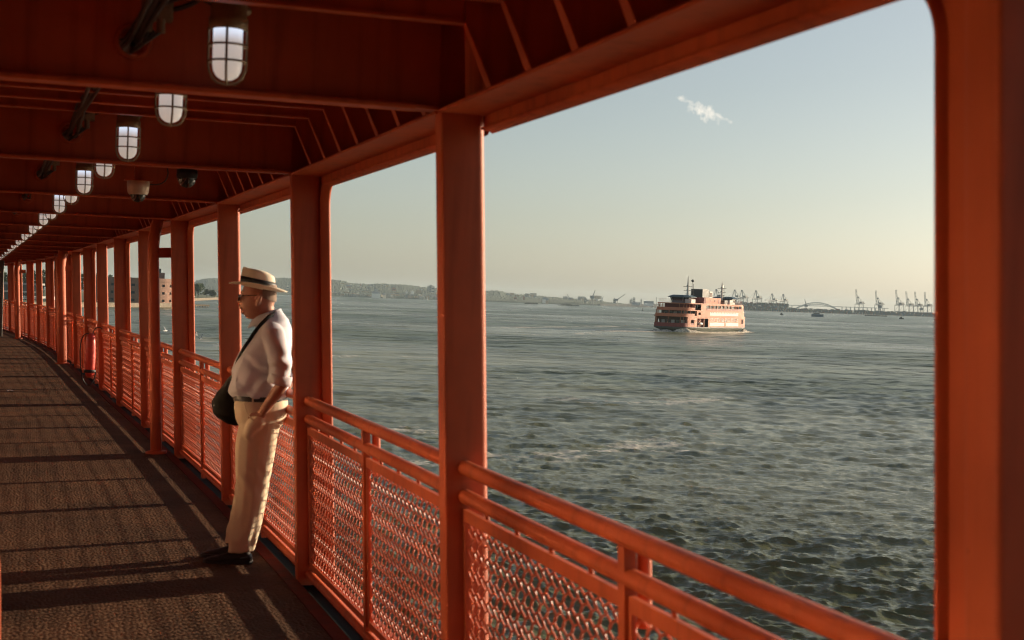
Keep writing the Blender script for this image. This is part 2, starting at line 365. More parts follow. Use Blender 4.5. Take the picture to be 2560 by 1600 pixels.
for k, (ya, yb) in enumerate(((.092, YM-.024), (YM+.024, BAY-.004))):
    p = MB().box(XR-.012, XR-.004, ya, yb, .848, .892); p.box(XR-.012, XR-.004, ya, yb, .088, .120)
    p.box(XR-.012, XR-.004, ya, ya+.022, .12, .848); p.box(XR-.012, XR-.004, yb-.022, yb, .12, .848)
    p.box(XR-.004, XR+.006, ya, yb, .886, .892); p.box(XR-.004, XR+.022, ya, yb, .088, .094)
    pf = L_(p).build('panel_frame', ORANGE, rail)
    L_(chain(ya+.012, yb-.012, .122, .846, XR+.006)).build('wire_mesh', ORANGE_D, pf)
    for i in range(4):
        y = ya+(yb-ya)*(.17+.22*i)
        L_(MB().tube([(XR+.004, y, .89), (XR, y, .91)], .008, 8)).build('spacer_stud', ORANGE, pf)
firstG = firstR = True
for n in range(NMIN, NMAX):
    g = gird if firstG else copy_tree(gird); firstG = False; bay_xf(g, n)
    if n > 9:
        for c in list(g.children):
            if c.name.startswith('knee') or c.name.startswith('ceiling_st'): bpy.data.objects.remove(c)
    g['label'] = ('red side girder over the big opening in front of the ferry' if n == 0 else 'red side girder above the bay behind the camera' if n == -1 else 'red side girder aft of the camera, out of the picture' if n == -2
                  else 'red side girder just left of the sharp middle post' if n == 1 else f'red side girder over the {ordl(n)} opening beyond the sharp middle post')
    r = rail if firstR else copy_tree(rail); firstR = False; bay_xf(r, n)
    r['label'] = {-2:'orange railing behind the camera, farther section', -1:'orange railing beside the camera, out of the picture', 0:'nearest orange railing running out of the picture at bottom right',
                  1:'orange railing between the sharp middle post and the wide post beside the man', 2:'orange railing the man in the hat leans against',
                  3:'orange railing just left of the black shoulder bag', 7:'orange mesh railing beside the red rescue float'}.get(n) or f'orange mesh railing of the {ordl(n)} bay counting from the blurred post'
    f = bpy.data.objects.new('opening_frame', FM if n % 2 == 0 else FM2); COL.objects.link(f); bay_xf(f, n)
    tag(f, {0:'round-cornered outer frame plate around the big opening, right half', 1:'round-cornered frame plate above the sea, joining the wide post beside the man',
            2:'frame plate half just left of the wide post beside the man'}.get(n) or (f'round-cornered frame plate at the {ordl(n)} opening from the blurred post' if n >= 0 else f'round-cornered frame plate aft of the camera, {"nearer" if n == -1 else "farther"} half'), 'frame', 'round-cornered opening frames')

# ---- deep ceiling beams with a bottom flange and a cable hole
def hole_x(y): return .50-.041*y
for n in range(NMIN, NMAX+1):
    y = SY(n)+.045; xr = SX(n)-LEAN*SOFF; xl = side_x(y)-2.2
    e_ = empty('ceiling_beam', (xr, y, SOFF)); 
    tag(e_, {0:'deep red ceiling beam overhead, cut by the top of the picture',1:'nearest deep red ceiling beam, its bright edge ending at the sharp middle post',2:'second deep ceiling beam, ending at the wide post beside the man'}.get(n) or
        (f'dark red ceiling beam, {ordl(n-1)} from the front of the walkway roof' if n > 0 else f'red ceiling beam behind the camera, {"nearer" if n == -1 else "farther"} one'), 'beam', 'deep ceiling beams')
    w_ = MB(); hx = hole_x(y)-xr; hz = .155; hr = .048; q = .12; H = ROOF-SOFF-.002
    w_.box(xl-xr, hx-q, -.005, .005, .01, H); w_.box(hx+q, .0, -.005, .005, .01, H)
    AN = sorted([2*PI*k/24 for k in range(24)]+[math.atan2(v_, u_) % (2*PI) for u_ in (q, -q) for v_ in (H-hz, .01-hz)]); circ = [(hx+hr*math.cos(a), hz+hr*math.sin(a)) for a in AN]; rect = []
    for a in AN:
        c, s_ = math.cos(a), math.sin(a); t = min(q/abs(c) if abs(c) > 1e-6 else 9, ((H-hz) if s_ > 0 else (hz-.01))/abs(s_) if abs(s_) > 1e-6 else 9)
        rect.append((hx+c*t, hz+s_*t))
    for yy, fl in ((-.005, 0), (.005, 1)):
        A = [(x, yy, z) for x, z in circ]; B_ = [(x, yy, z) for x, z in rect]; w_.grid([A, B_] if fl else [B_, A], True, False)
    w_.build('beam_web', ORANGE, e_)
    fl = MB(); fl.add([(xl-xr,-.06,0),(-.10,-.06,0),(0,-.03,0),(0,.03,0),(-.10,.06,0),(xl-xr,.06,0),(xl-xr,-.06,.012),(-.10,-.06,.012),(0,-.03,.012),(0,.03,.012),(-.10,.06,.012),(xl-xr,.06,.012)],
                      [(5,4,3,2,1,0),(6,7,8,9,10,11)]+[(i,(i+1)%6,6+(i+1)%6,6+i) for i in range(6)])
    fl.tube([(xl-xr,-.058,.006),(-.10,-.058,.006)], .011, 8); fl.build('bottom_flange', ORANGE, e_)
    if n <= 6:
        cl = MB(); cl.lathe([(hr,-.02),(hr+.012,-.022),(hr+.016,-.012),(hr+.016,.012),(hr+.012,.022),(hr,.02),(hr,-.02)], (hx, 0, hz), 24, axis='y'); cl.build('hole_collar', ORANGE, e_)
# cable run through the holes
ct = empty('cable_run', (hole_x(3), 3, 2.5)); tag(ct, 'dark cables on a small tray threading the holes in the ceiling beams', 'cable')
for k, (ox, oz, r_) in enumerate(((.0,.0,.012),(.018,-.012,.009),(-.016,-.008,.010),(.004,.02,.011),(-.014,.018,.007))):
    P = []
    for n in range(-1, 8):
        for t in (0, .25, .5, .75):
            y = SY(n)+.045+BAY*t; P.append((hole_x(y)+ox+.01*math.sin(k*2+y*3)-hole_x(3), y-3, .0-.012+oz+.06*math.sin(PI*t)+.008*math.sin(y*5+k)))
    MB().tube(P, r_, 6).build('cable', CABLE, ct)
for n in range(0, 5):
    for k in range(5):
        y = SY(n)+.25+k*.12; MB().box(hole_x(y)-.07-hole_x(3), hole_x(y)+.07-hole_x(3), y-3-.006, y-3+.006, .065, .08).build('tray_rung', BRASS, ct)
    for s_ in (-1, 1):
        y0, y1 = SY(n)+.2, SY(n)+.8
        MB().tube([(hole_x(y0)+.07*s_-hole_x(3), y0-3, .072), (hole_x(y1)+.07*s_-hole_x(3), y1-3, .072)], .007, 6).build('tray_side', BRASS, ct)

# ---- caged bulkhead lamps
lamp = empty('caged_lamp', (0,0,0)); tag(lamp, 'x', 'lamp', 'caged ceiling lamps')
gr_ = .047
MB().lathe([(.001,.0),(.018,.003),(.034,.013),(.044,.03),(gr_,.05),(gr_,.165)], n=24).build('glass_globe', GLASS_W, lamp)
h_ = MB().lathe([(.052,.162),(.062,.166),(.062,.20),(.058,.205),(.058,.275),(.05,.285),(.05,.30),(.036,.30),(.036,.365)], n=24); h_.box(-.03,.03,-.03,.03,.34,.366)
h_.tube([(.05,0,.24),(.09,0,.24)], .016, 8); h_.build('lamp_housing', BRASS, lamp)
for k in range(4):
    a = PI/4*0+PI/2*k/1.0+R(40); c, s_ = math.cos(a), math.sin(a); pr = [(.003,-.013),(.03,-.008),(.048,.008),(.059,.035),(.061,.06),(.061,.17)]
    MB().tube([(c*r_, s_*r_, z) for r_, z in pr], .0042, 6).build('guard_wire', BRASS, lamp)
for z, r_ in ((.112,.0605),(.060,.0600)):
    MB().tube([(r_*math.cos(2*PI*k/20), r_*math.sin(2*PI*k/20), z) for k in range(21)], .0038, 6, False).build('guard_ring', BRASS, lamp)
ll = bpy.data.lights.new('lamp_glow', 'POINT'); 
first = True; idx = 0
lamps = []
for n in range(1, 15):
    lamps.append((4.66+3.128*(n-1), 0)); lamps.append((5.97+3.16*(n-1), 1))
nA = nB = 0
for y, row in sorted(lamps):
    x = .752-.039*y if row == 0 else .735-.038*y
    l = lamp if first else copy_tree(lamp); first = False; l.location = (x, y, 2.335); l.rotation_euler = (0, 0, R(47)+rng.uniform(-.15, .15))
    if row == 0: lab = 'big caged lamp lit white at the top left, in front of the first beam' if nA == 0 else f'caged lamp hanging in front of the {ordl(nA)} ceiling beam'; nA += 1
    else: lab = f'caged lamp half hidden behind the {ordl(nB)} ceiling beam'; nB += 1
    l['label'] = lab
bpy.data.lights.remove(ll)
for k in range(2):                        # conduits from cable run to the first lamps
    y = 4.66+3.128*k; x = .752-.039*y
    tag(MB().tube(bez((hole_x(y+.1)+.02, y+.12, 2.56), (hole_x(y)+.1, y+.1, 2.60), (x-.15, y, 2.62), (x-.04, y, 2.575), 8), .011, 6).build('conduit', CABLE), ['dark conduit curving to the big top left lamp', 'dark conduit curving to the second hanging lamp'][k], 'conduit', 'lamp conduits')

for k in range(3):                        # junction boxes beside the holes with glands and loose loops
    y = SY(k+1)-.10; x = hole_x(y)+.06; e_ = empty('junction_box', (x, y, 2.545)); tag(e_, ['bronze junction box with cable glands at the nearest beam hole, top left', 'junction box with cable glands at the second beam hole', 'small junction box at the third beam hole'][k], 'junction box', 'junction boxes by the beam holes')
    MB().rbox(-.05, .05, -.035, .035, 0, .075, .01).build('box_body', BRASS, e_)
    for q in (-.028, .012): MB().tube([(q, -.02, .0), (q, -.02, -.045)], .014, 8).build('cable_gland', BRASS, e_)
    for j in range(3): MB().tube(bez((-.028+.02*j, -.02, -.04), (-.05-.02*j, -.02, -.12), (-.09, .06, -.10-.015*j), (-.06, .14, -.055), 10), .007, 6).build('loose_cable', CABLE, e_)
    MB().tube(bez((.05, 0, .04), (.12, -.05, .05), (.15, -.2, .07), (.10, -.16-.02*k, .06), 10), .009, 6).build('loose_cable', CABLE, e_)
# ---- cameras and dome
def cctv(loc, lab, s=1.0, bracket=True):
    e_ = empty('security_camera', loc); tag(e_, lab, 'camera')
    if bracket: mp_ = MB().box(-.10*s, .10*s, -.07*s, .07*s, .10*s, .108*s); mp_.box(-.03, .03, -.03, .03, .108*s, 2.69-loc[2]); mp_.build('mounting_plate', ORANGE, e_)
    MB().lathe([(.066*s,0),(.076*s,.02*s),(.080*s,.06*s),(.082*s,.10*s),(.001,.10*s)], n=24).build('housing', CREAM, e_)
    MB().lathe([(.001,-.055*s),(.03*s,-.048*s),(.048*s,-.028*s),(.056*s,0)], n=24).build('smoked_dome', DOME, e_)
    return e_
def at_y(x, y, Y):
    d = ray(x, y); return Vector((0, 0, EYE))+d*(Y/d.y)
pc_ = at_y(345, 487, 10.75)
cctv(tuple(pc_), 'cream dome security camera hanging under the third beam')
cctv((-.72, 39.0, 2.42), 'small dome security camera far down the walkway', 1.5, False)
d_ = empty('mirror_dome', (.955, 9.80, 2.40)); tag(d_, 'dark glass hemisphere peeking below the second ceiling beam', 'dome')
MB().lathe([(.001,-.062),(.03,-.054),(.05,-.036),(.062,-.01),(.064,.02)], n=24).build('dome', DOME, d_)
MB().lathe([(.066,.0),(.07,.02),(.07,.06),(.03,.07),(.03,.30),(.001,.30)], n=20).build('mount', BLACKR, d_)
# wire to the security camera
tag(MB().tube(bez((pc_.x+.08, 10.75, pc_.z+.08), (pc_.x+.25, 10.7, pc_.z+.06), (pc_.x+.25, 10.7, pc_.z+.24), (pc_.x+.06, 10.6, 2.69), 10), .005, 6).build('thin_cable', CABLE), 'thin black wire looping above the cream security camera', 'cable')

# ---- vertical pipes along the walkway
def pipe(x, y, r_, lab, top=2.15, brk=True):
    e_ = empty('drain_pipe', (x, y, 0)); e_.rotation_euler = (0, -LEAN, 0); tag(e_, lab, 'pipe', 'upright drain pipes')
    P = [(0,0,.0),(0,0,.6),(0,0,1.4),(0,0,top-.35)]+bez((0,0,top-.3),(0,0,top),(.02,.05,top+.05),(.10,.15,top+.32),8)
    MB().tube(P, r_, 14).build('pipe', ORANGE, e_)
    MB().lathe([(r_+.001,.03),(r_+.045,.022),(r_+.05,0)], n=16).build('base_flange', ORANGE, e_)
    MB().lathe([(r_,.30),(r_+.004,.302),(r_+.004,.312),(r_,.314)], n=16).build('joint_ring', ORANGE, e_)
    if brk: MB().box(0, .26, -.012+.02, .012+.02, 1.96, 2.06).build('tie_bracket', ORANGE, e_)
pipe(1.205, 14.62, .058, 'nearest upright orange pipe with a curved top, left of the man')
pipe(.60, 31.2, .10, 'thick orange pipe with a bent top, midway down the walkway')
pipe(-.42, 45.0, .08, 'upright orange pipe near the far end of the walkway')
# grey-green upright at the far left
g_ = empty('utility_column', (-.97, 46.5, 0)); tag(g_, 'grey-green column at the far left end of the walkway', 'column')
MB().rbox(-.075, .075, -.07, .07, 0, 2.34, .02).build('column', GREYG, g_); MB().box(-.10, -.05, -.1, -.07, 1.05, 1.3).build('switch_box', BLACKR, g_)
tag(MB().tube([(-1.35+.25*math.cos(a)*1.4, 41.5+.5*math.sin(a), .03) for a in [R(-80+150*k/10) for k in range(11)]], .025, 8).build('hose', GREYG), 'grey hose end lying on the deck at the far left', 'hose')
# blurred slanting handrail end at the lower left edge
tag(MB().tube(bez((-.086, 2.6, .0), (-.074, 2.6, .6), (-.068, 2.6, 1.0), (-.078, 2.6, 1.17), 10)+bez((-.078, 2.6, 1.17), (-.085, 2.6, 1.26), (-.14, 2.6, 1.29), (-.24, 2.6, 1.29), 8)[1:], .034, 12).build('handrail_end', ORANGE), 'blurred orange end of a handrail at the bottom left corner', 'handrail')
# crumpled paper
pb = MB(); pts = []
for i in range(5):
    pts.append([(-.05+.025*j+rng.uniform(-.006,.006), -.03+.015*i+rng.uniform(-.006,.006), .006+rng.uniform(0,.022)) for j in range(5)])
pb.grid(pts, sm=False); pp = at_z(25, 979, 0)
tag(pb.build('litter', mat('paper', (.7,.66,.58), .8), loc=(pp.x, pp.y, 0), rz=.4), 'scrap of white paper lying on the sunlit deck', 'litter')

# ---- torpedo rescue float hanging on the railing
bu = empty('rescue_float', (.865, 23.3, .10)); tag(bu, 'red torpedo rescue float hanging upright from the rail on a black strap', 'rescue float')
MB().lathe([(.001,.12),(.045,.13),(.068,.17),(.078,.28),(.082,.45),(.080,.62),(.070,.74),(.045,.80),(.001,.81)], n=18).build('float_body', REDP, bu)
MB().lathe([(.078,.19),(.090,.195),(.090,.235),(.080,.24)], n=18).build('grip_band', BLACKR, bu)
MB().tube(bez((-.03,-.02,.80),(-.20,-.05,.85),(-.16,-.03,.4),(-.13,-.03,.2),14)+bez((-.13,-.03,.2),(-.10,0,-.05),(.05,-.02,-.1),(.09,-.02,.2),10)[1:], .009, 6).build('tow_rope', BLACKR, bu)
MB().tube(bez((.03,0,.80),(.04,.02,.90),(.12,.02,.93),(.17,.02,.88),8), .008, 6).build('hanging_strap', BLACKR, bu)

# ------------------------------------------------------------------ water
def seg_dist(X, Y, pts):
    best = np.full(X.shape, 1e9); tt = np.zeros(X.shape); acc = 0
    for (ax, ay), (bx, by) in zip(pts[:-1], pts[1:]):
        dx_, dy_ = bx-ax, by-ay; l2 = dx_*dx_+dy_*dy_; t = np.clip(((X-ax)*dx_+(Y-ay)*dy_)/l2, 0, 1)
        d = np.hypot(X-ax-t*dx_, Y-ay-t*dy_); m = d < best; best = np.where(m, d, best); tt = np.where(m, acc+t*math.sqrt(l2), tt); acc += math.sqrt(l2)
    return best, tt/acc
def hash_noise(X, Y, s, seed=0):
    u = X/s+seed*17.3; v = Y/s-seed*9.1; iu = np.floor(u).astype(np.int64); iv = np.floor(v).astype(np.int64); fu = u-iu; fv = v-iv
    fu = fu*fu*(3-2*fu); fv = fv*fv*(3-2*fv)
    def h(a, b_): n = (a*374761393+b_*668265263+seed*1442695) & 0x7fffffff; n = ((n ^ (n >> 13))*1274126177) & 0x7fffffff; return ((n ^ (n >> 16)) & 0xffff)/65535.0
    return (h(iu, iv)*(1-fu)+h(iu+1, iv)*fu)*(1-fv)+(h(iu, iv+1)*(1-fu)+h(iu+1, iv+1)*fu)*fv
def fbm(X, Y, s, o=4, seed=0):
    a = 0; w = 1; t = 0
    for k in range(o): a = a+w*hash_noise(X, Y, s/2**k, seed+k); t += w; w *= .55
    return a/t
fine = np.arange(-7, 45, 52/1000.0)
coarse = np.concatenate([np.arange(45, 353, 2.2)])
az = np.radians(np.concatenate([fine, coarse])); naz = len(az)
row = np.arange(430, 9, -.62); dist = 12*FPX/2.5/row
dist = np.concatenate([[4, 15, 28], dist, [2600, 3600, 5200, 7500, 11000, 18000, 30000]]); nd = len(dist)
D, A = np.meshgrid(dist, az, indexing='ij')
X = D*np.sin(A); Y = D*np.cos(A); Z = np.zeros_like(X)
sp = np.maximum(D*R(52/1000.0), np.gradient(dist)[:, None]*np.ones_like(D)*.8)
sp = np.where((A > R(-7.1)) & (A < R(45)), sp, sp*40)
wr = np.random.RandomState(3); chop = .75+.5*fbm(X, Y, 45, 3, 5)
slick = fbm(X*.6+Y*.1, Y*.45, 60, 3, 11)
chop = chop*np.clip(.35+1.5*(slick-.28)*2.0, .35, 1.15)
DX = np.zeros_like(X); DY = np.zeros_like(X)
near = D < 1500
for k in range(150):
    lam = 0.42*(17)**(wr.rand()**1.25); th = R(203)+wr.normal()*R(27)+(R(55) if wr.rand() < .18 else 0); kk = 2*PI/lam
    a = .0150*lam**.78*(.6+.8*wr.rand())*.50/ (1+ (lam/6.0)**2); ph = wr.rand()*2*PI
    fade = np.clip((lam/sp-.7)/1.0, 0, 1)*chop
    arg = kk*(X*math.sin(th)+Y*math.cos(th))+ph; s_, c_ = np.sin(arg), np.cos(arg)
    Z += a*fade*c_; DX -= a*fade*s_*math.sin(th)*1.15; DY -= a*fade*s_*math.cos(th)*1.15
foam = np.zeros_like(X)
def fl(pix, w, amt, ns_, seed):
    pts = [tuple(at_z(x, y, SEA)[:2]) for x, y in pix]
    global foam, Z
    d, t = seg_dist(X, Y, pts); env = np.exp(-(d/w)**2)*np.sin(np.clip(t, .02, .98)*PI)**.35
    n = fbm(X, Y*1.6, ns_, 4, seed); foam = np.maximum(foam, amt*env*np.clip((n-.42)*4.5, 0, 1)); Z += .10*env*(n-.4)*amt
fl([(1180,1136),(1400,1140),(1560,1118),(1700,1108)], 1.8, 1.0, 1.6, 21)
fl([(1500,1112),(1620,1128),(1780,1128)], 1.0, .9, 1.1, 22)
fl([(1230,1140),(1330,1160),(1430,1150)], 1.0, .6, 1.2, 23)
fl([(1560,1108),(1640,1098),(1700,1125)], 1.5, .8, 1.0, 24)
fl([(1330,992),(1500,1005),(1650,1008),(1810,992)], 3.0, .8, 2.4, 25)
fl([(1650,930),(1780,945),(1850,955)], 5, .45, 3, 26)
fl([(960,1076),(1020,1072),(1075,1085)], 2.2, .8, 1.2, 27)
fl([(990,1140),(1040,1150),(1085,1165)], 1.4, .8, 1.0, 28)
fl([(760,893),(900,888),(1085,893)], 4.5, .8, 4, 29)
fl([(600,905),(650,893),(690,895)], 4, .9, 3, 30)
fl([(405,828),(520,850),(620,880)], 4, .6, 3, 31)
fl([(1216,820),(1400,817),(1520,815),(1640,824)], 6.5, .85, 7, 32)
fl([(1216,836),(1400,838),(1560,828),(1650,828)], 5, .8, 6, 33)
fl([(1216,852),(1330,848)], 6, .5, 6, 34)
fl([(1850,1480),(1900,1490)], .35, .7, .5, 35)
fl([(2120,1505),(2140,1512)], .3, .9, .4, 36); fl([(2290,1572),(2320,1580)], .35, .9, .4, 37)
foam = np.maximum(foam, .55*np.clip((Z/(.05+.18*chop)-1.9), 0, 1)*np.clip((fbm(X, Y, .7, 3, 51)-.5)*5, 0, 1)*(D < 160))
Xw = X+DX; Yw = Y+DY; Zw = SEA+Z-np.where(D > 5000, (D-5000)*.0001, 0)
V = np.stack([Xw, Yw, Zw], -1).reshape(-1, 3)
idx = np.arange(nd*naz).reshape(nd, naz); i2 = np.concatenate([idx, idx[:, :1]], 1)
F = np.stack([i2[:-1, :-1], i2[1:, :-1], i2[1:, 1:], i2[:-1, 1:]], -1).reshape(-1, 4)[:, ::-1]
me = bpy.data.meshes.new('water'); me.vertices.add(len(V)); me.vertices.foreach_set('co', V.ravel())
me.loops.add(F.size); me.loops.foreach_set('vertex_index', F.ravel().astype(np.int32)); me.polygons.add(len(F))
me.polygons.foreach_set('loop_start', np.arange(0, F.size, 4, dtype=np.int32)); me.polygons.foreach_set('loop_total', np.full(len(F), 4, np.int32))
me.polygons.foreach_set('use_smooth', np.ones(len(F), bool)); me.update(calc_edges=True)
def fattr(name, arr):
    a = me.attributes.new(name, 'FLOAT', 'POINT'); a.data.foreach_set('value', arr.ravel().astype(np.float32))
fattr('foam', foam); fattr('far', np.clip(sp/1.15, 0, 1)); fattr('slick', slick)
wm = bpy.data.materials.new('harbour_water'); wm.use_nodes = True; t = wm.node_tree; p = t.nodes['Principled BSDF']; LK = t.links.new
p.inputs['Base Color'].default_value = (.030, .036, .024, 1); p.inputs['Roughness'].default_value = .05; p.inputs['IOR'].default_value = 1.333
geo = t.nodes.new('ShaderNodeNewGeometry')
def aNode(n): a = t.nodes.new('ShaderNodeAttribute'); a.attribute_name = n; return a.outputs['Fac']
def mN(op, a, b_=None):
    n = t.nodes.new('ShaderNodeMath'); n.operation = op
    for i, v in enumerate((a, b_)):
        if v is None: continue
        if isinstance(v, (int, float)): n.inputs[i].default_value = v
        else: LK(v, n.inputs[i])
    return n.outputs[0]
def wn_(scale, det, sx=1, sy=1, rot=0):
    mp = t.nodes.new('ShaderNodeMapping'); mp.vector_type = 'TEXTURE'; mp.inputs['Scale'].default_value = (1/sx, 1/sy, 1); mp.inputs['Rotation'].default_value = (0, 0, R(-rot)); LK(geo.outputs['Position'], mp.inputs['Vector'])
    n = t.nodes.new('ShaderNodeTexNoise'); n.inputs['Scale'].default_value = scale; n.inputs['Detail'].default_value = det; n.inputs['Roughness'].default_value = .62; LK(mp.outputs[0], n.inputs['Vector']); return n.outputs[0]
far = aNode('far'); sl = aNode('slick')
small = wn_(2.4, 6, .8, 1.9, 18)
bn = t.nodes.new('ShaderNodeBump'); bn.inputs['Distance'].default_value = .15; bn.inputs['Strength'].default_value = .9; LK(small, bn.inputs['Height'])
def vec_noise(scale, det, sx, sy, rot, off):
    mp = t.nodes.new('ShaderNodeMapping'); mp.vector_type = 'TEXTURE'; mp.inputs['Scale'].default_value = (1/sx, 1/sy, 1); mp.inputs['Rotation'].default_value = (0, 0, R(-rot)); mp.inputs['Location'].default_value = (off, off, 0); LK(geo.outputs['Position'], mp.inputs['Vector'])
    n = t.nodes.new('ShaderNodeTexNoise'); n.inputs['Scale'].default_value = scale; n.inputs['Detail'].default_value = det; n.inputs['Roughness'].default_value = .65; LK(mp.outputs[0], n.inputs['Vector'])
    v = t.nodes.new('ShaderNodeVectorMath'); v.operation = 'SUBTRACT'; v.inputs[1].default_value = (.5, .5, .5); LK(n.outputs['Color'], v.inputs[0])
    w_ = t.nodes.new('ShaderNodeVectorMath'); w_.operation = 'MULTIPLY'; w_.inputs[1].default_value = (1, 1, 0); LK(v.outputs[0], w_.inputs[0]); return w_.outputs[0]
def vadd(a, b_): n = t.nodes.new('ShaderNodeVectorMath'); n.operation = 'ADD'; LK(a, n.inputs[0]); LK(b_, n.inputs[1]); return n.outputs[0]
def vscale(a, f): n = t.nodes.new('ShaderNodeVectorMath'); n.operation = 'SCALE'; LK(a, n.inputs[0]); LK(f, n.inputs['Scale']); return n.outputs[0]
rgh = mN('ADD', .05, mN('MULTIPLY', far, mN('ADD', .06, mN('MULTIPLY', sl, .34)))); LK(rgh, p.inputs['Roughness'])
def vmul(a, f): n = t.nodes.new('ShaderNodeVectorMath'); n.operation = 'SCALE'; LK(a, n.inputs[0]); n.inputs['Scale'].default_value = f; return n.outputs[0]
vn = vadd(vadd(vmul(vec_noise(.7, 7, .6, 1.5, 18, 0), 1.0), vmul(vec_noise(.20, 6, .5, 1.3, 18, 3), 1.7)), vmul(vec_noise(.06, 6, .4, 1.3, 14, 7), 1.3))
amp = mN('MULTIPLY', mN('MULTIPLY', far, 1.15), mN('ADD', .35, mN('MULTIPLY', sl, 1.2)))
nv = t.nodes.new('ShaderNodeVectorMath'); nv.operation = 'NORMALIZE'; LK(vadd(bn.outputs[0], vscale(vn, amp)), nv.inputs[0]); LK(nv.outputs[0], p.inputs['Normal'])
fm_ = t.nodes.new('ShaderNodeMapRange'); fm_.inputs[1].default_value = .12; fm_.inputs[2].default_value = .75
fo = mN('MULTIPLY', aNode('foam'), mN('ADD', -.55, mN('MULTIPLY', wn_(3.2, 7, .8, 2.2, 18), 2.9))); LK(fo, fm_.inputs[0])
fb = t.nodes.new('ShaderNodeBsdfPrincipled'); fb.inputs['Base Color'].default_value = (.62, .58, .50, 1); fb.inputs['Roughness'].default_value = .7; LK(bn.outputs[0], fb.inputs['Normal'])
ms = t.nodes.new('ShaderNodeMixShader'); LK(mN('MULTIPLY', fm_.outputs[0], .9), ms.inputs[0]); LK(p.outputs[0], ms.inputs[1]); LK(fb.outputs[0], ms.inputs[2]); LK(ms.outputs[0], t.nodes['Material Output'].inputs['Surface'])
# colour drifts between olive and slate
rp = t.nodes.new('ShaderNodeValToRGB'); e = rp.color_ramp.elements; e[0].color = (.125, .122, .046, 1); e[1].color = (.080, .100, .048, 1); e[0].position = .35; e[1].position = .65; LK(sl, rp.inputs[0]); LK(rp.outputs[0], p.inputs['Base Color'])
me.materials.append(wm); wo = bpy.data.objects.new('water', me); COL.objects.link(wo); tag(wo, 'choppy olive and slate harbour water', None, kind='structure')

# ------------------------------------------------------------------ the distant ferry
F_OR = mat('ferry_orange', (.48, .155, .07), .6, noise_s=.3, var=.10)
F_RED = mat('ferry_dark_red', (.22, .03, .02), .6)
F_HULL = mat('ferry_hull_grey', (.115, .125, .095), .55, noise_s=.2, var=.35)
F_WH = mat('ferry_white', (.56, .55, .50), .5)
F_GL = mat('ferry_dark_glass', (.012, .014, .016), .12)
F_BK = mat('ferry_black', (.016, .018, .022), .5)
F_BL = mat('ferry_slate_roof', (.05, .09, .11), .4)
F_IN = mat('ferry_interior', (.10, .05, .035), .7)
fc = at_d(1752, 800, 668); FL, FB = 33.0, 9.0
FRY = empty('ferry', (fc.x, fc.y, SEA), R(216)); FRY.scale = (.97, .97, 1); tag(FRY, 'orange double-ended passenger ferry steaming across the harbour', 'ferry')
def plan(a, b_, ex=8, n=56, x0=None):
    pts = []
    for k in range(n):
        q = 2*PI*k/n; c, s_ = math.cos(q), math.sin(q)
        pts.append((a*math.copysign(abs(c)**(2/ex), c), b_*math.copysign(abs(s_)**(2/ex), s_)))
    return pts
def py(x, a=FL, b_=FB, ex=8): return b_*max(0, 1-abs(x/a)**ex)**(1/ex)
hb = MB(); lv = [(-2.5, FL-8, FB-2.2, 2.6), (-.5, FL-3.5, FB-.9, 3.0), (.9, FL-1.2, FB-.3, 3.6), (1.9, FL+.6, FB+.35, 6), (2.15, FL+.6, FB+.35, 6)]
hb.ring([[(x, y, z) for x, y in plan(a, b_, ex)] for z, a, b_, ex in lv]); hb.build('hull', F_HULL, FRY)
gm = MB().prism(plan(FL+.75, FB+.5, 6), 2.152, 2.42); gm.build('rubbing_strake', F_BK, FRY)
for nm, z0, z1, dl in (('main_deck_fascia', 6.9, 7.45, 0), ('saloon_deck_fascia', 9.7, 10.05, -1.6), ('roof_slab', 12.75, 13.15, -3.0)):
    MB().prism(plan(FL+dl, FB+.12, 8), z0, z1).build(nm, F_OR, FRY)
def wallseg(b_, xa, xb, z0, z1, side, a, t=.25, n=5):
    for k in range(n):
        x0 = xa+(xb-xa)*k/n; x1 = xa+(xb-xa)*(k+1)/n; y0, y1 = py(x0, a), py(x1, a)
        v = [(x0, side*y0), (x1, side*y1), (x1, side*(y1-t)), (x0, side*(y0-t))]
        b_.add([(x, y, z0) for x, y in v]+[(x, y, z1) for x, y in v], [(0,1,2,3),(7,6,5,4),(0,4,5,1),(1,5,6,2),(2,6,7,3),(3,7,4,0)] if side < 0 else [(3,2,1,0),(4,5,6,7),(1,5,4,0),(2,6,5,1),(3,7,6,2),(0,4,7,3)])
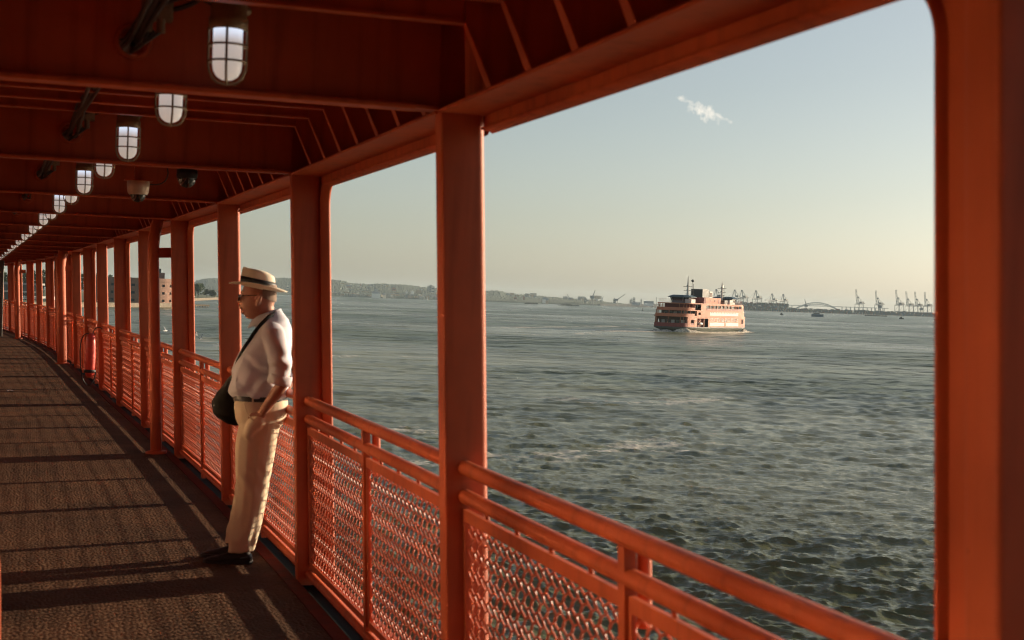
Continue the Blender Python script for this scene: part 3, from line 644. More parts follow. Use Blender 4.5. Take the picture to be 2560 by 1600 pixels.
for side in (1, -1):
    b_ = MB()
    for xa, xb, z0, z1 in ((-31.5,-28.2,2.43,6.9),(-25.6,9.5,2.43,6.9),(20.5,23.2,2.43,6.9),(26.2,29.0,2.43,6.9),(9.5,20.5,6.3,6.9),(-28.2,-25.6,6.2,6.9),(23.2,26.2,2.43,3.4),(23.2,26.2,5.6,6.9)): wallseg(b_, xa, xb, z0, z1, side, FL, n=4)
    b_.build('side_wall', F_OR, FRY)
    b_ = MB()
    for xa, xb, z0, z1 in ((-29.5,17.2,7.45,9.7),(19.5,21,7.45,9.7),(17.2,19.5,7.45,7.9),(17.2,19.5,9.0,9.7)): wallseg(b_, xa, xb, z0, z1, side, FL-.8, n=6)
    for xa, xb, z0, z1 in ((-28,-25.5,10.05,12.75),(12,17,10.05,12.75),(-25.5,12,12.3,12.75)): wallseg(b_, xa, xb, z0, z1, side, FL-1.2, n=4)
    b_.build('upper_side_wall', F_OR, FRY)
    for k in range(10):
        xa = -25.3+3.73*k; xb = xa+3.4
        g = MB(); wallseg(g, xa, xb, 10.05, 10.95, side, FL-1.2, .1, 1); g.build('bulwark_panel', F_RED, FRY)
        g = MB(); wallseg(g, xa, xb, 11.0, 12.28, side, FL-1.25, .08, 1); g.map(lambda v: Vector((v.x, v.y-side*1.3, v.z))); g.build('saloon_window', F_GL, FRY)
        g = MB(); wallseg(g, xa-.33, xa, 10.05, 12.3, side, FL-1.15, .3, 1); g.build('window_post', F_OR, FRY)
    # white name bands and rows of small windows
    def skin(xa, xb, z0, z1, dy_, m, nm, a):
        g = MB(); wallseg(g, xa, xb, z0, z1, side, a, .1, 4); g.map(lambda v: Vector((v.x, v.y+side*dy_, v.z))); return g.build(nm, m, FRY)
    skin(-21.5, 8, 7.75, 9.3, .05, F_WH, 'white_band', FL-.8); skin(-22, -8.6, 2.95, 4.5, .05, F_WH, 'white_band', FL); skin(-6.8, 8.2, 2.95, 4.5, .05, F_WH, 'white_band', FL)
    for k in range(17): skin(-20.5+1.65*k, -19.6+1.65*k, 8.9, 9.2, .12, F_GL, 'porthole', FL-.8)
    for k in range(4): skin(-9.6+1.4*k+(.9 if k > 1 else 0), -8.9+1.4*k+(.9 if k > 1 else 0), 5.0, 6.1, .06, F_GL, 'door_light', FL)
    skin(-8.2, -7.9, 2.5, 6.8, .08, F_WH, 'door_jamb', FL)
    skin(12.3, 12.8, 2.5, 6.2, -.6, F_OR, 'bay_post', FL); skin(16.3, 16.8, 2.5, 6.2, -.6, F_OR, 'bay_post', FL)
    g = MB(); g.box(9.6, 20.4, side*(FB-2.2)-.1, side*(FB-2.2)+.1, 2.43, 6.9); g.box(-28.2, -25.6, side*(FB-1.2)-.1, side*(FB-1.2)+.1, 2.43, 6.9); g.build('recess_back', F_RED, FRY)
    MB().tube([(18.8, side*(FB-1.3), 6.2), (15.4, side*(FB-1.2), 4.2)], .28, 6).build('davit_arm', F_OR, FRY)
    g = MB(); g.ring([[(13.2+x*1.0, side*(FB-1.1)+.75*w_*math.cos(q), 3.9+.75*w_*math.sin(q)) for q in [2*PI*k/10 for k in range(10)]] for x, w_ in ((0,.1),(.6,.7),(2,1),(3.6,.7),(4.2,.1))]); g.build('rescue_boat', F_WH, FRY)
# lettering on the visible side
fcu = bpy.data.curves.new('name_lettering', 'FONT'); fcu.body = 'STATEN ISLAND FERRY'; fcu.size = 2.3; fcu.extrude = .03; fcu.space_character = 1.25; fcu.align_x = 'CENTER'; fcu.align_y = 'CENTER'
fo_ = bpy.data.objects.new('name_lettering', fcu); COL.objects.link(fo_); bpy.context.view_layer.update()
fme = bpy.data.meshes.new_from_object(fo_.evaluated_get(bpy.context.evaluated_depsgraph_get())); bpy.data.objects.remove(fo_)
fme.materials.clear(); fme.materials.append(F_WH)
fo_ = bpy.data.objects.new('name_lettering', fme); COL.objects.link(fo_); fo_.parent = FRY; fo_.location = (-7, FB+.03, 5.7); fo_.rotation_euler = (R(90), 0, R(180))
# ends: recessed bulkheads, deck people space, stanchions, rails
for e_ in (1, -1):
    g = MB(); g.box(min(e_*26,e_*26.4), max(e_*26,e_*26.4), -FB+1, FB-1, 2.43, 6.9); g.build('end_bulkhead', F_IN, FRY)
    g = MB(); g.box(min(e_*24,e_*24.4), max(e_*24,e_*24.4), -FB+1, FB-1, 7.45, 9.7); g.build('end_bulkhead', F_IN, FRY)
    g = MB(); g.box(min(e_*21,e_*21.4), max(e_*21,e_*21.4), -FB+1, FB-1, 10.05, 12.75); g.build('end_bulkhead', F_RED, FRY)
    for k in range(6):
        yy = -6.6+2.6*k; xx = e_*26.45
        MB().box(min(xx, xx+e_*.08), max(xx, xx+e_*.08), yy, yy+1.7, 2.9, 5.4).build('end_window', F_GL if k % 2 else F_WH, FRY)
        xx = e_*24.45
        MB().box(min(xx, xx+e_*.08), max(xx, xx+e_*.08), yy, yy+1.8, 7.9, 9.3).build('end_window', F_GL if k in (0,1,3,5) else F_WH, FRY)
    # curved bulwarks on each deck
    for z0, z1, a, w_ in ((2.43, 4.1, FL-.1, 0), (7.45, 8.35, FL-.9, 0), (10.05, 11.1, FL-2.4, 0)):
        P = [(x, y) for x, y in plan(a, FB-.05, 8, 96) if e_*x > 22]
        P.sort(key=lambda q: q[1])
        g = MB(); g.grid([[(x, y, z0) for x, y in P], [(x, y, z1) for x, y in P]], sm=False); g.grid([[(x*.992, y*.985, z1) for x, y in P], [(x*.992, y*.985, z0) for x, y in P]], sm=False)
        g.grid([[(x, y, z1) for x, y in P], [(x*.992, y*.985, z1) for x, y in P]], sm=False); g.build('bulwark', F_OR if z0 > 5 else F_RED, FRY)
        P2 = P[::max(1, len(P)//9)]
        for x, y in P2:
            ztop = {2.43: 6.9, 7.45: 9.7, 10.05: 12.75}[z0]
            MB().tube([(x*.99, y*.98, z0), (x*.99-e_*.6, y*.98, ztop)], .13, 5, False).build('end_stanchion', F_OR, FRY)
    # pilot house
    hx = 20.5 if e_ > 0 else -25.5; g = MB()
    pl = [(hx+e_*3.6, -3.2), (hx+e_*3.6, 3.2), (hx+e_*1.2, 5.2), (hx-e_*3.5, 5.2), (hx-e_*3.5, -5.2), (hx+e_*1.2, -5.2)]
    if e_ < 0: pl = pl[::-1]
    s1 = lambda f: [(hx+(x-hx)*f, y*f) for x, y in pl]
    g.prism(s1(.86), 13.152, 14.1); g.build('pilot_house_base', F_BL if e_ > 0 else F_WH, FRY)
    g = MB(); g.ring([[(x, y, z) for x, y in s1(f)] for z, f in ((14.1,.84),(15.6,.95))], False); g.build('pilot_house_windows', F_GL, FRY)
    for (x, y), (x2, y2) in zip(s1(.86), s1(.97)): MB().tube([(x, y, 14.1), (x2, y2, 15.6)], .12, 4, False).build('window_mullion', F_WH, FRY)
    g = MB(); g.ring([[(x, y, z) for x, y in s1(f)] for z, f in ((15.602,1.18),(15.9,1.2),(16.75,.8))], False); g.build('pilot_house_roof', F_BL, FRY)
    # mast
    g = MB(); mx = 14 if e_ > 0 else -21; hM = 25.5 if e_ > 0 else 24.0
    g.tube([(mx, 0, 13.15), (mx, 0, 20.5), (mx, 0, hM)], [.75, .5, .12], 8); g.build('mast', F_WH, FRY)
    g = MB()
    for z, w_ in ((17.2, 1.6), (18.8, 2.2), (20.6, 2.4)): g.box(mx-.15, mx+.15+e_*.0, -w_, w_, z, z+.18); g.box(mx-.5, mx+.5, -.5, .5, z+.2, z+.55)
    g.tube([(mx-e_*1.8, 2, 13.15), (mx-e_*1.8, 2, 22)], .1, 5); g.build('mast_yards', F_BK, FRY)
    for k in range(3):
        z = 13.15+.5*(k+1)
        MB().tube([(x, y, z) for x, y in sorted([q for q in plan(FL-3.4, FB-.5, 8, 64) if e_*q[0] > 20], key=lambda q: q[1])], .05, 4, False).build('roof_rail', F_RED, FRY)
MB().box(-10.5, 5, -3.5, 5, 13.152, 15.9).build('deckhouse', F_OR, FRY)
g = MB(); g.box(-9, -7.4, 5.0, 5.06, 13.3, 15.2); g.build('deckhouse_door', F_RED, FRY)
g = MB(); g.box(-4.6, -3.8, 5.0, 5.06, 14.2, 15.0); g.box(.4, .9, 5, 5.06, 14.2, 15.0); g.build('deckhouse_window', F_GL, FRY)
MB().box(5.02, 6.4, -4.5, 4.9, 13.152, 16.0).build('deckhouse_end_shade', F_RED, FRY)  # dark red slab over the deckhouse end, painted in for its shade
g = MB(); g.ring([[(x, y, z) for x, y in ((-1.2-t_,-3),(5.2,-3),(5.2,3.2),(-1.2-t_,3.2))] for z, t_ in ((15.902,0),(19.3,0),(19.8,-1.0))], False); g.build('funnel_block', F_BK, FRY)
g = MB(); g.box(-5.0, -1.9, -2, 3.2, 15.902, 18.8); g.build('white_vent_house', F_WH, FRY)
g = MB(); g.box(-4.6, -2.3, 3.2, 3.26, 16.3, 18.3); g.build('vent_louvre', F_IN, FRY)
g = MB(); g.tube([(5, -2.4, 19.6), (5, -2.4, 23.2)], .12, 6); g.build('ball_staff', F_WH, FRY)
g = MB(); g.lathe([(.01,-.7),(.5,-.5),(.75,0),(.5,.5),(.01,.7)], (5, -2.4, 23.5), 12); g.build('signal_ball', F_BK, FRY)
g = MB(); g.box(-20.5, -17.2, 3, 6.4, 13.152, 15.2); g.build('life_raft_locker', F_WH, FRY)
MB().box(-15.5, -12.5, 2.5, 6, 13.152, 15.0).build('vent_house', F_BK, FRY); MB().box(20, 24, 4.2, 7.4, 13.152, 14.9).build('white_locker', F_WH, FRY)
g = MB(); g.add([(-19.0,2.0,21.0),(-17.4,2.2,20.8),(-17.5,2.3,22.1),(-19.0,2,22.0)], [(0,1,2,3)]); g.build('flag', F_WH, FRY)
for side in (1, -1):
    for z in (13.6, 14.1): MB().tube([(x, side*(py(x, FL-1.2)-.2), z) for x in range(-27, 18, 3)], .045, 4, False).build('side_rail', F_RED, FRY)
# foam at the ferry
def foam_patch(pts, w, h, seed, lab):
    g = MB(); G = []
    for i in range(44):
        t_ = i/43; k = t_*(len(pts)-1); j = min(len(pts)-2, int(k)); f = k-j
        cx_, cy_, hh, ww = [pts[j][q]*(1-f)+pts[j+1][q]*f for q in range(4)]; rowp = []
        for q in range(13):
            v = -1+2*q/12; n = noise.fractal(Vector((cx_*.6+v*2, cy_*.6, seed)), .8, 2, 5)
            n2 = noise.noise(Vector((cx_*1.7, v*3.1, seed*3)))
            rowp.append((cx_+n2*.5, cy_+v*ww+n*.3, max(-.35, (1-abs(v)**1.5)*hh*(.62+.42*n)+n2*.20-.05)))
        G.append(rowp)
    g.grid(G); o = g.build('foam', FOAM, FRY, kind='stuff'); return o
FOAM = mat('sea_foam', (.66, .60, .50), .75, noise_s=1.2, var=.45, bump=.15, bs=1.6, dirt=(.13,.12,.09))
foam_patch([(36,5.5,.6,1.4),(33,6.5,2.6,2.2),(30,8,3.2,2.4),(26,9.6,2.0,2.0),(20,10.2,.8,1.5),(8,11,.5,1.6),(-10,11,.6,1.5),(-24,10.2,.7,1.3)], 1, 1, 1, '')
foam_patch([(-24,9.5,.5,1.0),(-28,8.5,1.6,1.6),(-31,7.5,2.2,1.9),(-35,7,1.1,2.0),(-40,7.5,.4,1.8)], 1, 1, 2, '')
foam_patch([(34,-5,.6,1.2),(32,-7,1.6,1.6),(26,-9.6,.8,1.4)], 1, 1, 3, '')
foam_patch([(34,2,1.4,3),(38,0,1.5,5),(46,-2,.6,5),(60,-4,.4,5),(80,-6,.3,5)], 1, 1, 4, '')

# ------------------------------------------------------------------ far shores
HILL = mat('wooded_hillside', (.040, .058, .030), .9, noise_s=.012, var=.55, detail=8, dirt=(.018,.03,.016))
FLAT = mat('low_shore', (.09, .085, .07), .9, noise_s=.02, var=.5)
def ridge(name, sky_pts, Df, Dr, mt, lab, rough=1.0, step=1.6, seed=0):
    g = MB(); G = []; x = sky_pts[0][0]; cols = []
    while x < sky_pts[-1][0]:
        for (xa, ya), (xb, yb) in zip(sky_pts[:-1], sky_pts[1:]):
            if xa <= x <= xb: y = ya+(yb-ya)*(x-xa)/(xb-xa); break
        cols.append((x, y)); x += step
    rows = 12
    for i, (x, y) in enumerate(cols):
        top = at_d(x, y, Dr); col = []
        foot = at_d(x, 800, Df); 
        for j in range(rows+3):
            t_ = j/rows
            if t_ <= 1:
                q = foot.lerp(top, t_); d_ = noise.noise(Vector((i*.11, j*.7, seed)))
                z = (SEA-2) if j == 0 else SEA+3+(top.z-SEA-3)*(t_**.75)
                z += rough*(noise.fractal(Vector((i*.35, j*1.3, seed+3)), .7, 2, 4)*9 if 0 < j else 0)*(.4+.6*t_)
            else:
                q = top+(top-foot).normalized()*500*(j-rows); z = top.z-30*(j-rows)
            col.append((q.x, q.y, max(z, SEA-2)))
        G.append(col)
    g.grid(G, sm=False); o = g.build(name, mt); tag(o, lab, None, kind='structure'); return o
ridge('hills', [(380,712),(440,708),(478,705),(515,696),(545,695),(600,697),(650,697),(689,695),(727,695),(770,696),(800,695),(822,696),(828,699),(851,700.5),(877,707.5),(921,710),(950,709),(978,711),(1005,711),(1030,713.6),(1065,719),(1110,721),(1160,723),(1214,726),(1249,727),(1268,733),(1313,737),(1348,739.7),(1397,744),(1447,747),(1497,752),(1521,755.5),(1560,761),(1600,762.5)], 5900, 7400, HILL, 'wooded hills across the harbour fading into haze', .5, seed=1)
ridge('shore', [(1500,758),(1560,759.5),(1600,760.5),(1660,759),(1700,760),(1760,764),(1842,768),(1960,772),(2100,777),(2200,780.5),(2300,782),(2480,785)], 5300, 6400, FLAT, 'low industrial shore beyond the ferry', .35, seed=5)
ridge('shore', [(1120,739),(1214,741),(1300,745),(1400,748),(1500,754),(1560,759)], 5700, 6100, HILL, 'low wooded waterfront under the hills', .25, seed=9)
# buildings on the far shore
BC = [mat('far_pale_wall', (.62,.58,.50), .8), mat('far_brick_wall', (.36,.16,.11), .8), mat('far_grey_wall', (.28,.29,.28), .8), mat('far_white_wall', (.85,.83,.76), .7), mat('far_tan_wall', (.48,.36,.25), .8), mat('far_dark_glass', (.04,.05,.05), .3)]
def far_building(x0, x1, y0, y1, D_, ci, lab, depth=30, rows_=0, roof=None, cat='building'):
    a = at_d(x0, y1, D_); b_ = at_d(x1, y1, D_); zt = at_d((x0+x1)/2, y0, D_).z; zb = max(SEA-1, at_d((x0+x1)/2, y1, D_).z-10); w_ = (Vector((b_.x, b_.y))-Vector((a.x, a.y))).length
    e_ = empty('far_building', (a.x, a.y, zb), math.atan2(b_.y-a.y, b_.x-a.x)); tag(e_, lab, cat); H = zt-zb
    MB().box(0, w_, 0, depth, 0, H).build('wall', BC[ci], e_)
    if roof == 'gable':
        MB().add([(0,0,H),(w_,0,H),(w_,depth,H),(0,depth,H),(0,depth/2,H+depth*.3),(w_,depth/2,H+depth*.3)], [(0,1,5,4),(2,3,4,5),(0,4,3),(1,2,5)]).build('roof', BC[2], e_)
    else: MB().box(w_*.3, w_*.6, depth*.3, depth*.6, H+.01, H+4).build('roof_block', BC[ci], e_)
    n = rows_
    for k in range(n):
        z = H*(.12+.85*k/max(1, n)); MB().box(w_*.06, w_*.94, -.3, -.02, z, z+H*.35/n).build('window_row', BC[5], e_)
    return e_
B_ = [(866,876,707+9,724,6600,1,'red brick tower low on the hill, left of the white hall'),(873,878,721,727,6500,4,'small tan block beside the red brick tower on the hill'),
 (914,917.5,716,722,6900,3,'tiny white tower high on the hill'),(923,927,721,728.5,6500,0,'pale slim tower block on the hill'),
 (929,951,734,741,5850,3,'long bright white hall at the water, its end catching the sun'),(937,944,728,734,5950,3,'white rotunda above the long bright waterfront hall'),
 (980,989,720,729.5,6400,1,'brick apartment block on the hill in the centre of the far shore'),(1040,1053,725.5,730,6300,4,'flat tan building low on the hill, near the twin towers'),
 (1073,1080,713,726,6600,2,'darker of the tall towers beside the middle post'),(1078,1086,715.5,734,6300,0,'pale tall tower beside the middle post'),(1068,1073.5,716,724,6700,2,'grey lower block of the tower group'),
 (844,852,726,730,6300,3,'white house group on the hill, far left'),(858,866,724,729,6300,0,'pale house row on the hill, far left'),(957,965,737.5,741,5900,0,'low pale waterfront shed right of the white hall'),
 (1013,1019,728.5,731,6200,3,'two small white roofs on the hill'),(1027,1035,728,731.5,6100,3,'bright white roof on the hill'),(822,830,726,735,6000,2,'grey apartment block at the shore behind the ferry rail post'),
 (716,722,714,728,5900,0,'pale block behind the brim of the hat'),
 (1284,1292,743,752,5900,1,'left one of two reddish blocks on the low shore'),(1307,1312,741,749,5900,1,'right one of two reddish blocks on the low shore'),(1356,1366,748.5,752,5700,3,'bright white shed on the low shore'),(1364,1371,751,757,5600,4,'sunlit tan shed at the waterline'),
 (1460,1466,745,757,5800,2,'dark tower left of the tall harbour crane'),(1533,1539,747,758,5900,2,'dark block left of the grey towers'),
 (1574,1577,749,758,6800,2,'leftmost of the hazy grey towers'),(1578,1581,746.5,758,6800,2,'second hazy grey tower'),(1582,1584.5,743.5,758,6900,2,'tallest hazy grey tower'),(1585,1588,744.5,758,6850,2,'rightmost tower of the hazy grey group'),
 (1601,1604,748,759.5,6800,2,'single hazy chimney-like tower left of the ferry'),
 (1609,1634,758.5,765,5500,3,'row of long white sheds left of the ferry'),(1580,1600,761.5,765.5,5450,0,'low pale shed at the waterline left of the ferry')]
for a in B_: far_building(*a, rows_=3 if (a[3]-a[2]) > 8 else 0, roof='gable' if 'shed' in a[6] or 'hall' in a[6] else None)
# scattered far houses too small to tell apart
g = [MB() for _ in range(3)]
for k in range(420):
    x = rng.uniform(480, 1500); base = np.interp(x, [480, 800, 1100, 1500], [731, 736, 745, 757]); skyy = np.interp(x, [480, 830, 1065, 1250, 1500], [708, 707, 724, 734, 753])
    f = rng.rand()**1.7; D_ = 5950+f*1100; y = base-(base-skyy)*f; p_ = at_d(x, y, D_); p_.z = max(SEA+2, SEA+3+f*f*40 if x > 1100 else p_.z)
    s_ = rng.uniform(5, 14)
    g[rng.randint(3)].box(p_.x-s_, p_.x+s_, p_.y-s_, p_.y+s_, p_.z-8, p_.z+rng.uniform(4, 9))
for m_, c_ in zip(g, (0, 4, 2)): tag(m_.build('houses', BC[c_]), 'scatter of tiny houses on the far hillside', None, kind='stuff')

# cranes
STEEL = mat('crane_blue_grey_steel', (.13, .16, .19), .6)
def crane(px_, py_, D_, up, rot, lab, sc=1.0):
    p_ = at_d(px_, py_, D_); e_ = empty('container_crane', (p_.x, p_.y, SEA+3), -PSI+rot); e_.scale = (sc,)*3; tag(e_, lab, 'crane', 'container cranes on the far shore')
    g = MB()
    for x in (-13, 13):
        for y in (-10, 10): g.tube([(x, y, 0), (x, y, 40)], 1.0, 4, False, False)
        g.tube([(x, -10, 14), (x, 10, 14)], .8, 4, False, False); g.tube([(x, -10, 38), (x, 10, 38)], .9, 4, False, False)
    for y in (-10, 10):
        g.tube([(-13, y, 16), (13, y, 16)], .9, 4, False, False); g.tube([(-13, y, 38), (13, y, 38)], .9, 4, False, False); g.tube([(-13, y, 16), (13, y, 38)], .5, 4, False, False)
    g.build('portal_frame', STEEL, e_)
    g = MB()
    for y in (-4, 4):
        g.tube([(-13, y*1.6, 40), (-8, y*.4, 66)], .9, 4, False, False); g.tube([(10, y*1.6, 40), (-6, y*.4, 66)], .7, 4, False, False)
    g.box(-9.5, -5, -3, 3, 64.5, 67.5); g.build('apex_frame', STEEL, e_)
    g = MB(); g.box(-14, 34, -2.6, 2.6, 40.1, 43); g.build('girder', STEEL, e_)
    g = MB(); g.box(8, 24, -5, 5, 43.01, 49); g.build('machinery_house', BC[2], e_)
    g = MB()
    if up:
        a = R(80); c, s_ = math.cos(a), math.sin(a)
        for y in (-2.6, 2.6): g.tube([(-14, y, 42), (-14-54*c, y, 42+54*s_)], .9, 4, False, False)
        for k in range(9): z = 6*k+3; g.tube([(-14-z*c, -2.6, 42+z*s_), (-14-(z+3)*c, 2.6, 42+(z+3)*s_)], .5, 4, False, False)
    else: g.box(-62, -14.1, -2.2, 2.2, 40.2, 42.8)
    g.build('boom', STEEL, e_)
    g = MB(); tip = (-14-36*math.cos(R(80)), 0, 42+36*math.sin(R(80))) if up else (-52, 0, 43)
    g.tube([(-7, 0, 66), tip], .35, 4, False, False); g.tube([(-7, 0, 66), (30, 0, 43)], .35, 4, False, False)
    if not up: g.tube([(-7, 0, 66), (-30, 0, 43)], .35, 4, False, False)
    g.build('stay_cable', STEEL, e_)
for k, x in enumerate((1792, 1838, 1856, 1891, 1931, 1959)):
    crane(x, 780, 5000-60*(5-k) if k > 2 else 4850, False, R(52), ['container crane with lowered boom just behind the ferry mast','container crane with lowered boom right of the ferry mast','crane with lowered boom close beside the one right of the mast','third lowered crane right of the ferry','fourth lowered crane right of the ferry','last lowered crane before the arch bridge'][k], 1.0 if k < 4 else .88)
for k, (x, s_) in enumerate(((2147, .82), (2196, .80), (2247, .84), (2272, .80), (2294, .80), (2318, .80))):
    crane(x, 790, 4650, True, R(40), ['container crane with raised boom nearest the arch bridge','second raised crane right of the bridge','tallest raised crane of the right-hand group','raised crane second in the right-hand group','raised crane third in the right-hand group','rightmost raised crane beside the blurred post'][k], s_)
def luff(px_, y0, y1, D_, dx_, lab):
    p_ = at_d(px_, y1, D_); H = at_d(px_, y0, D_).z-(SEA+2); e_ = empty('harbour_crane', (p_.x, p_.y, SEA+2), -PSI); tag(e_, lab, 'crane'); m_ = D_/FPX
    g = MB(); 
    for x in (-5, 5): g.tube([(x, 0, 0), (x*.5, 0, H*.42)], 1.3, 4, False, False)
    g.box(-6, 6, -4, 4, H*.42, H*.58); g.build('tower', STEEL, e_)
    g = MB(); g.tube([(0, 0, H*.5), (dx_*m_, 0, H)], 1.0, 4, False, False); g.tube([(3, 0, H*.5), (dx_*m_, 0, H)], .8, 4, False, False); g.build('jib', STEEL, e_)
luff(1480, 724.5, 756, 5700, 7, 'tall luffing harbour crane standing alone on the far shore')
luff(1541, 735, 759, 5700, 21, 'lattice boom crane leaning right, near the grey towers')
luff(1424, 735, 753, 6300, -7, 'faint leaning crane jib above the low wooded shore')
luff(1503, 741, 757, 6300, 5, 'small faint crane jib right of the tall harbour crane')
luff(2015, 748, 773, 5600, -4, 'thin crane jib left of the arch bridge'); luff(2199, 746, 786, 5200, -6, 'dark luffing jib behind the second raised crane'); luff(2303, 755, 786, 5400, -6, 'thin jib between the rightmost raised cranes')
# thin mast left of the ferry
p_ = at_d(1640.5, 762, 5600); tag(MB().tube([(0,0,0),(0,0,at_d(1640.5,743,5600).z-SEA)], .9, 5).build('mast', STEEL, loc=(p_.x,p_.y,SEA)), 'thin radio mast on the shore left of the ferry', 'mast')
# container yard
CC = [mat('container_'+n, c, .7) for n, c in (('brown', (.20,.09,.06)), ('grey', (.10,.115,.12)), ('blue', (.07,.12,.2)), ('cream', (.55,.50,.42)), ('green', (.08,.13,.1)))]
gs = [MB() for _ in CC]
for x in np.arange(1796, 2345, 1.3):
    tall = 757.5+ (x-1842)*.026 if x < 1968 else 772+(x-1968)*.035
    D_ = 4900
    for lay in range(2):
        p_ = at_d(x, 780, D_+lay*60); zt = at_d(x, tall+rng.uniform(0, 2.5) if lay else tall+10+rng.uniform(-2, 3), D_).z
        zz = SEA+2
        while zz < min(zt, SEA+34 if lay else SEA+16):
            gi = gs[rng.choice(5, p=[.2,.45,.12,.08,.15]) if lay else rng.randint(5)]; h_ = rng.uniform(3, 7); gi.box(p_.x-1.2, p_.x+1.2*rng.uniform(.6, 1.2), p_.y-8, p_.y+8, zz, zz+h_*.96); zz += h_
for g, m_ in zip(gs, CC): tag(g.build('containers', m_), 'stacked containers in the port yard under the cranes', None, kind='stuff')
# arch bridge
p_ = at_d(2042, 775, 9200); e_ = empty('arch_bridge', (p_.x, p_.y, SEA), -PSI-R(8)); tag(e_, 'steel arch bridge far off between the two groups of cranes', 'bridge'); mm = 9200/FPX
def az_(v): return v*mm
arc = lambda t_: (az_(-53+106*t_), 13+4*az_(17.5)*t_*(1-t_))
for yy in (-12, 12):
    g = MB(); P = [arc(k/24) for k in range(25)]; g.tube([(x, yy, z) for x, z in P], 2.2, 5, False, False); P2 = [(x, z-9*math.sin(PI*k/24)-2) for k, (x, z) in enumerate(P)]; g.tube([(x, yy, z) for x, z in P2], 1.8, 5, False, False)
    for k in range(24): g.tube([(P[k][0], yy, P[k][1]), (P2[k+1][0], yy, P2[k+1][1])], .8, 4, False, False)
    g.build('arch_rib', STEEL, e_)
    g = MB()
    for k in range(3, 22): g.tube([(P[k][0], yy, 38), (P[k][0], yy, P2[k][1])], .5, 4, False, False)
    g.build('hanger', STEEL, e_)
MB().box(az_(-110), az_(170), -14, 14, 34.5, 38).build('road_deck', STEEL, e_)
for k in range(-10, 17):
    if abs(k*10*mm) > az_(54): MB().box(k*10*mm-2, k*10*mm+2, -12, 12, 0, 34.4).build('pier', BC[2], e_)

# small craft
def boat(px0, px1, ytop, ybase, lab, hullm, cabm, name='boat', cat='boat', rot=0, hf=.45):
    pm = at_z((px0+px1)/2, ybase, SEA); D_ = math.hypot(pm.x, pm.y); k = D_/FPX; Lb = (px1-px0)*k; H = (ybase-ytop)*k
    e_ = empty(name, (pm.x, pm.y, SEA), -math.atan2(pm.x, pm.y)+rot); tag(e_, lab, cat)
    g = MB(); b_ = Lb*.14; g.ring([[(x, y*w_, z) for x, y in ((-Lb/2,-b_*.8),(Lb*.25,-b_),(Lb*.5,-b_*.15),(Lb*.5,b_*.15),(Lb*.25,b_),(-Lb/2,b_*.8))] for z, w_ in ((-.8,.7),(H*hf,1.0))], False); g.build('hull', hullm, e_)
    if cabm is not None:
        MB().box(-Lb*.35, Lb*.18, -b_*.7, b_*.7, H*hf+.01, H*.72).build('cabin', cabm, e_); MB().box(-Lb*.1, Lb*.1, -b_*.5, b_*.5, H*.72+.01, H*.9).build('wheelhouse', cabm, e_)
        MB().box(-Lb*.34, Lb*.17, -b_*.7-.06, -b_*.7-.01, H*(hf+.08), H*(hf+.19)).build('window_row', F_GL, e_); MB().tube([(0,0,H*.9),(0,0,H*1.15)], .12*k, 5).build('mast', F_BK, e_)
    return e_
BLU = mat('boat_blue', (.05, .11, .17), .5); DKB = mat('boat_dark', (.03, .035, .035), .6)
boat(2029, 2058, 778, 792, 'blue and white harbour boat right of the ferry', BLU, F_WH); boat(1950, 1958, 782, 787, 'tiny dark tug right of the ferry, left of the blue boat', DKB, DKB)
boat(2248, 2259, 791.5, 798, 'small dark tug under the raised cranes', DKB, DKB); boat(2335, 2350, 796.5, 801, 'dark tug half behind the blurred post', DKB, F_RED)
boat(1311, 1345, 757.3, 760.3, 'long low barge, left one on the open water', DKB, None, 'barge', 'barge', hf=.8); boat(1394, 1448, 760.5, 764.2, 'long low barge with deck gear, right one', DKB, DKB, 'barge', 'barge', hf=.5)
boat(2163, 2216, 787.6, 790.6, 'low dark barge below the raised cranes', DKB, None, 'barge', 'barge', hf=.8)
pm = at_z(1069, 750, SEA); e_ = empty('sailboat', (pm.x, pm.y, SEA), .4); tag(e_, 'tiny white sailboat beside the middle post', 'sailboat')
MB().ring([[(x, y, z) for x, y in ((-6,-1.4),(3,-1.6),(7,0),(3,1.6),(-6,1.4))] for z in (-.5,1.1)], False).build('hull', F_WH, e_); MB().add([(1,0,1.3),(-5,.3,1.5),(.8,0,15),(1.05,.05,1.3),(-5,.4,1.5),(.85,.05,15)], [(0,1,2),(5,4,3)]).build('sail', F_WH, e_); MB().tube([(1,0,1),(1,0,15.5)], .12, 5).build('mast', F_BK, e_)
pm = at_z(1606.6, 777, SEA); e_ = empty('channel_buoy', (pm.x, pm.y, SEA)); tag(e_, 'dark channel buoy on the water left of the ferry', 'buoy')
MB().lathe([(.01,-.3),(1.6,-.2),(1.7,.9),(.5,1.1),(.5,5),(.01,5.2)], n=12).build('buoy_body', DKB, e_)

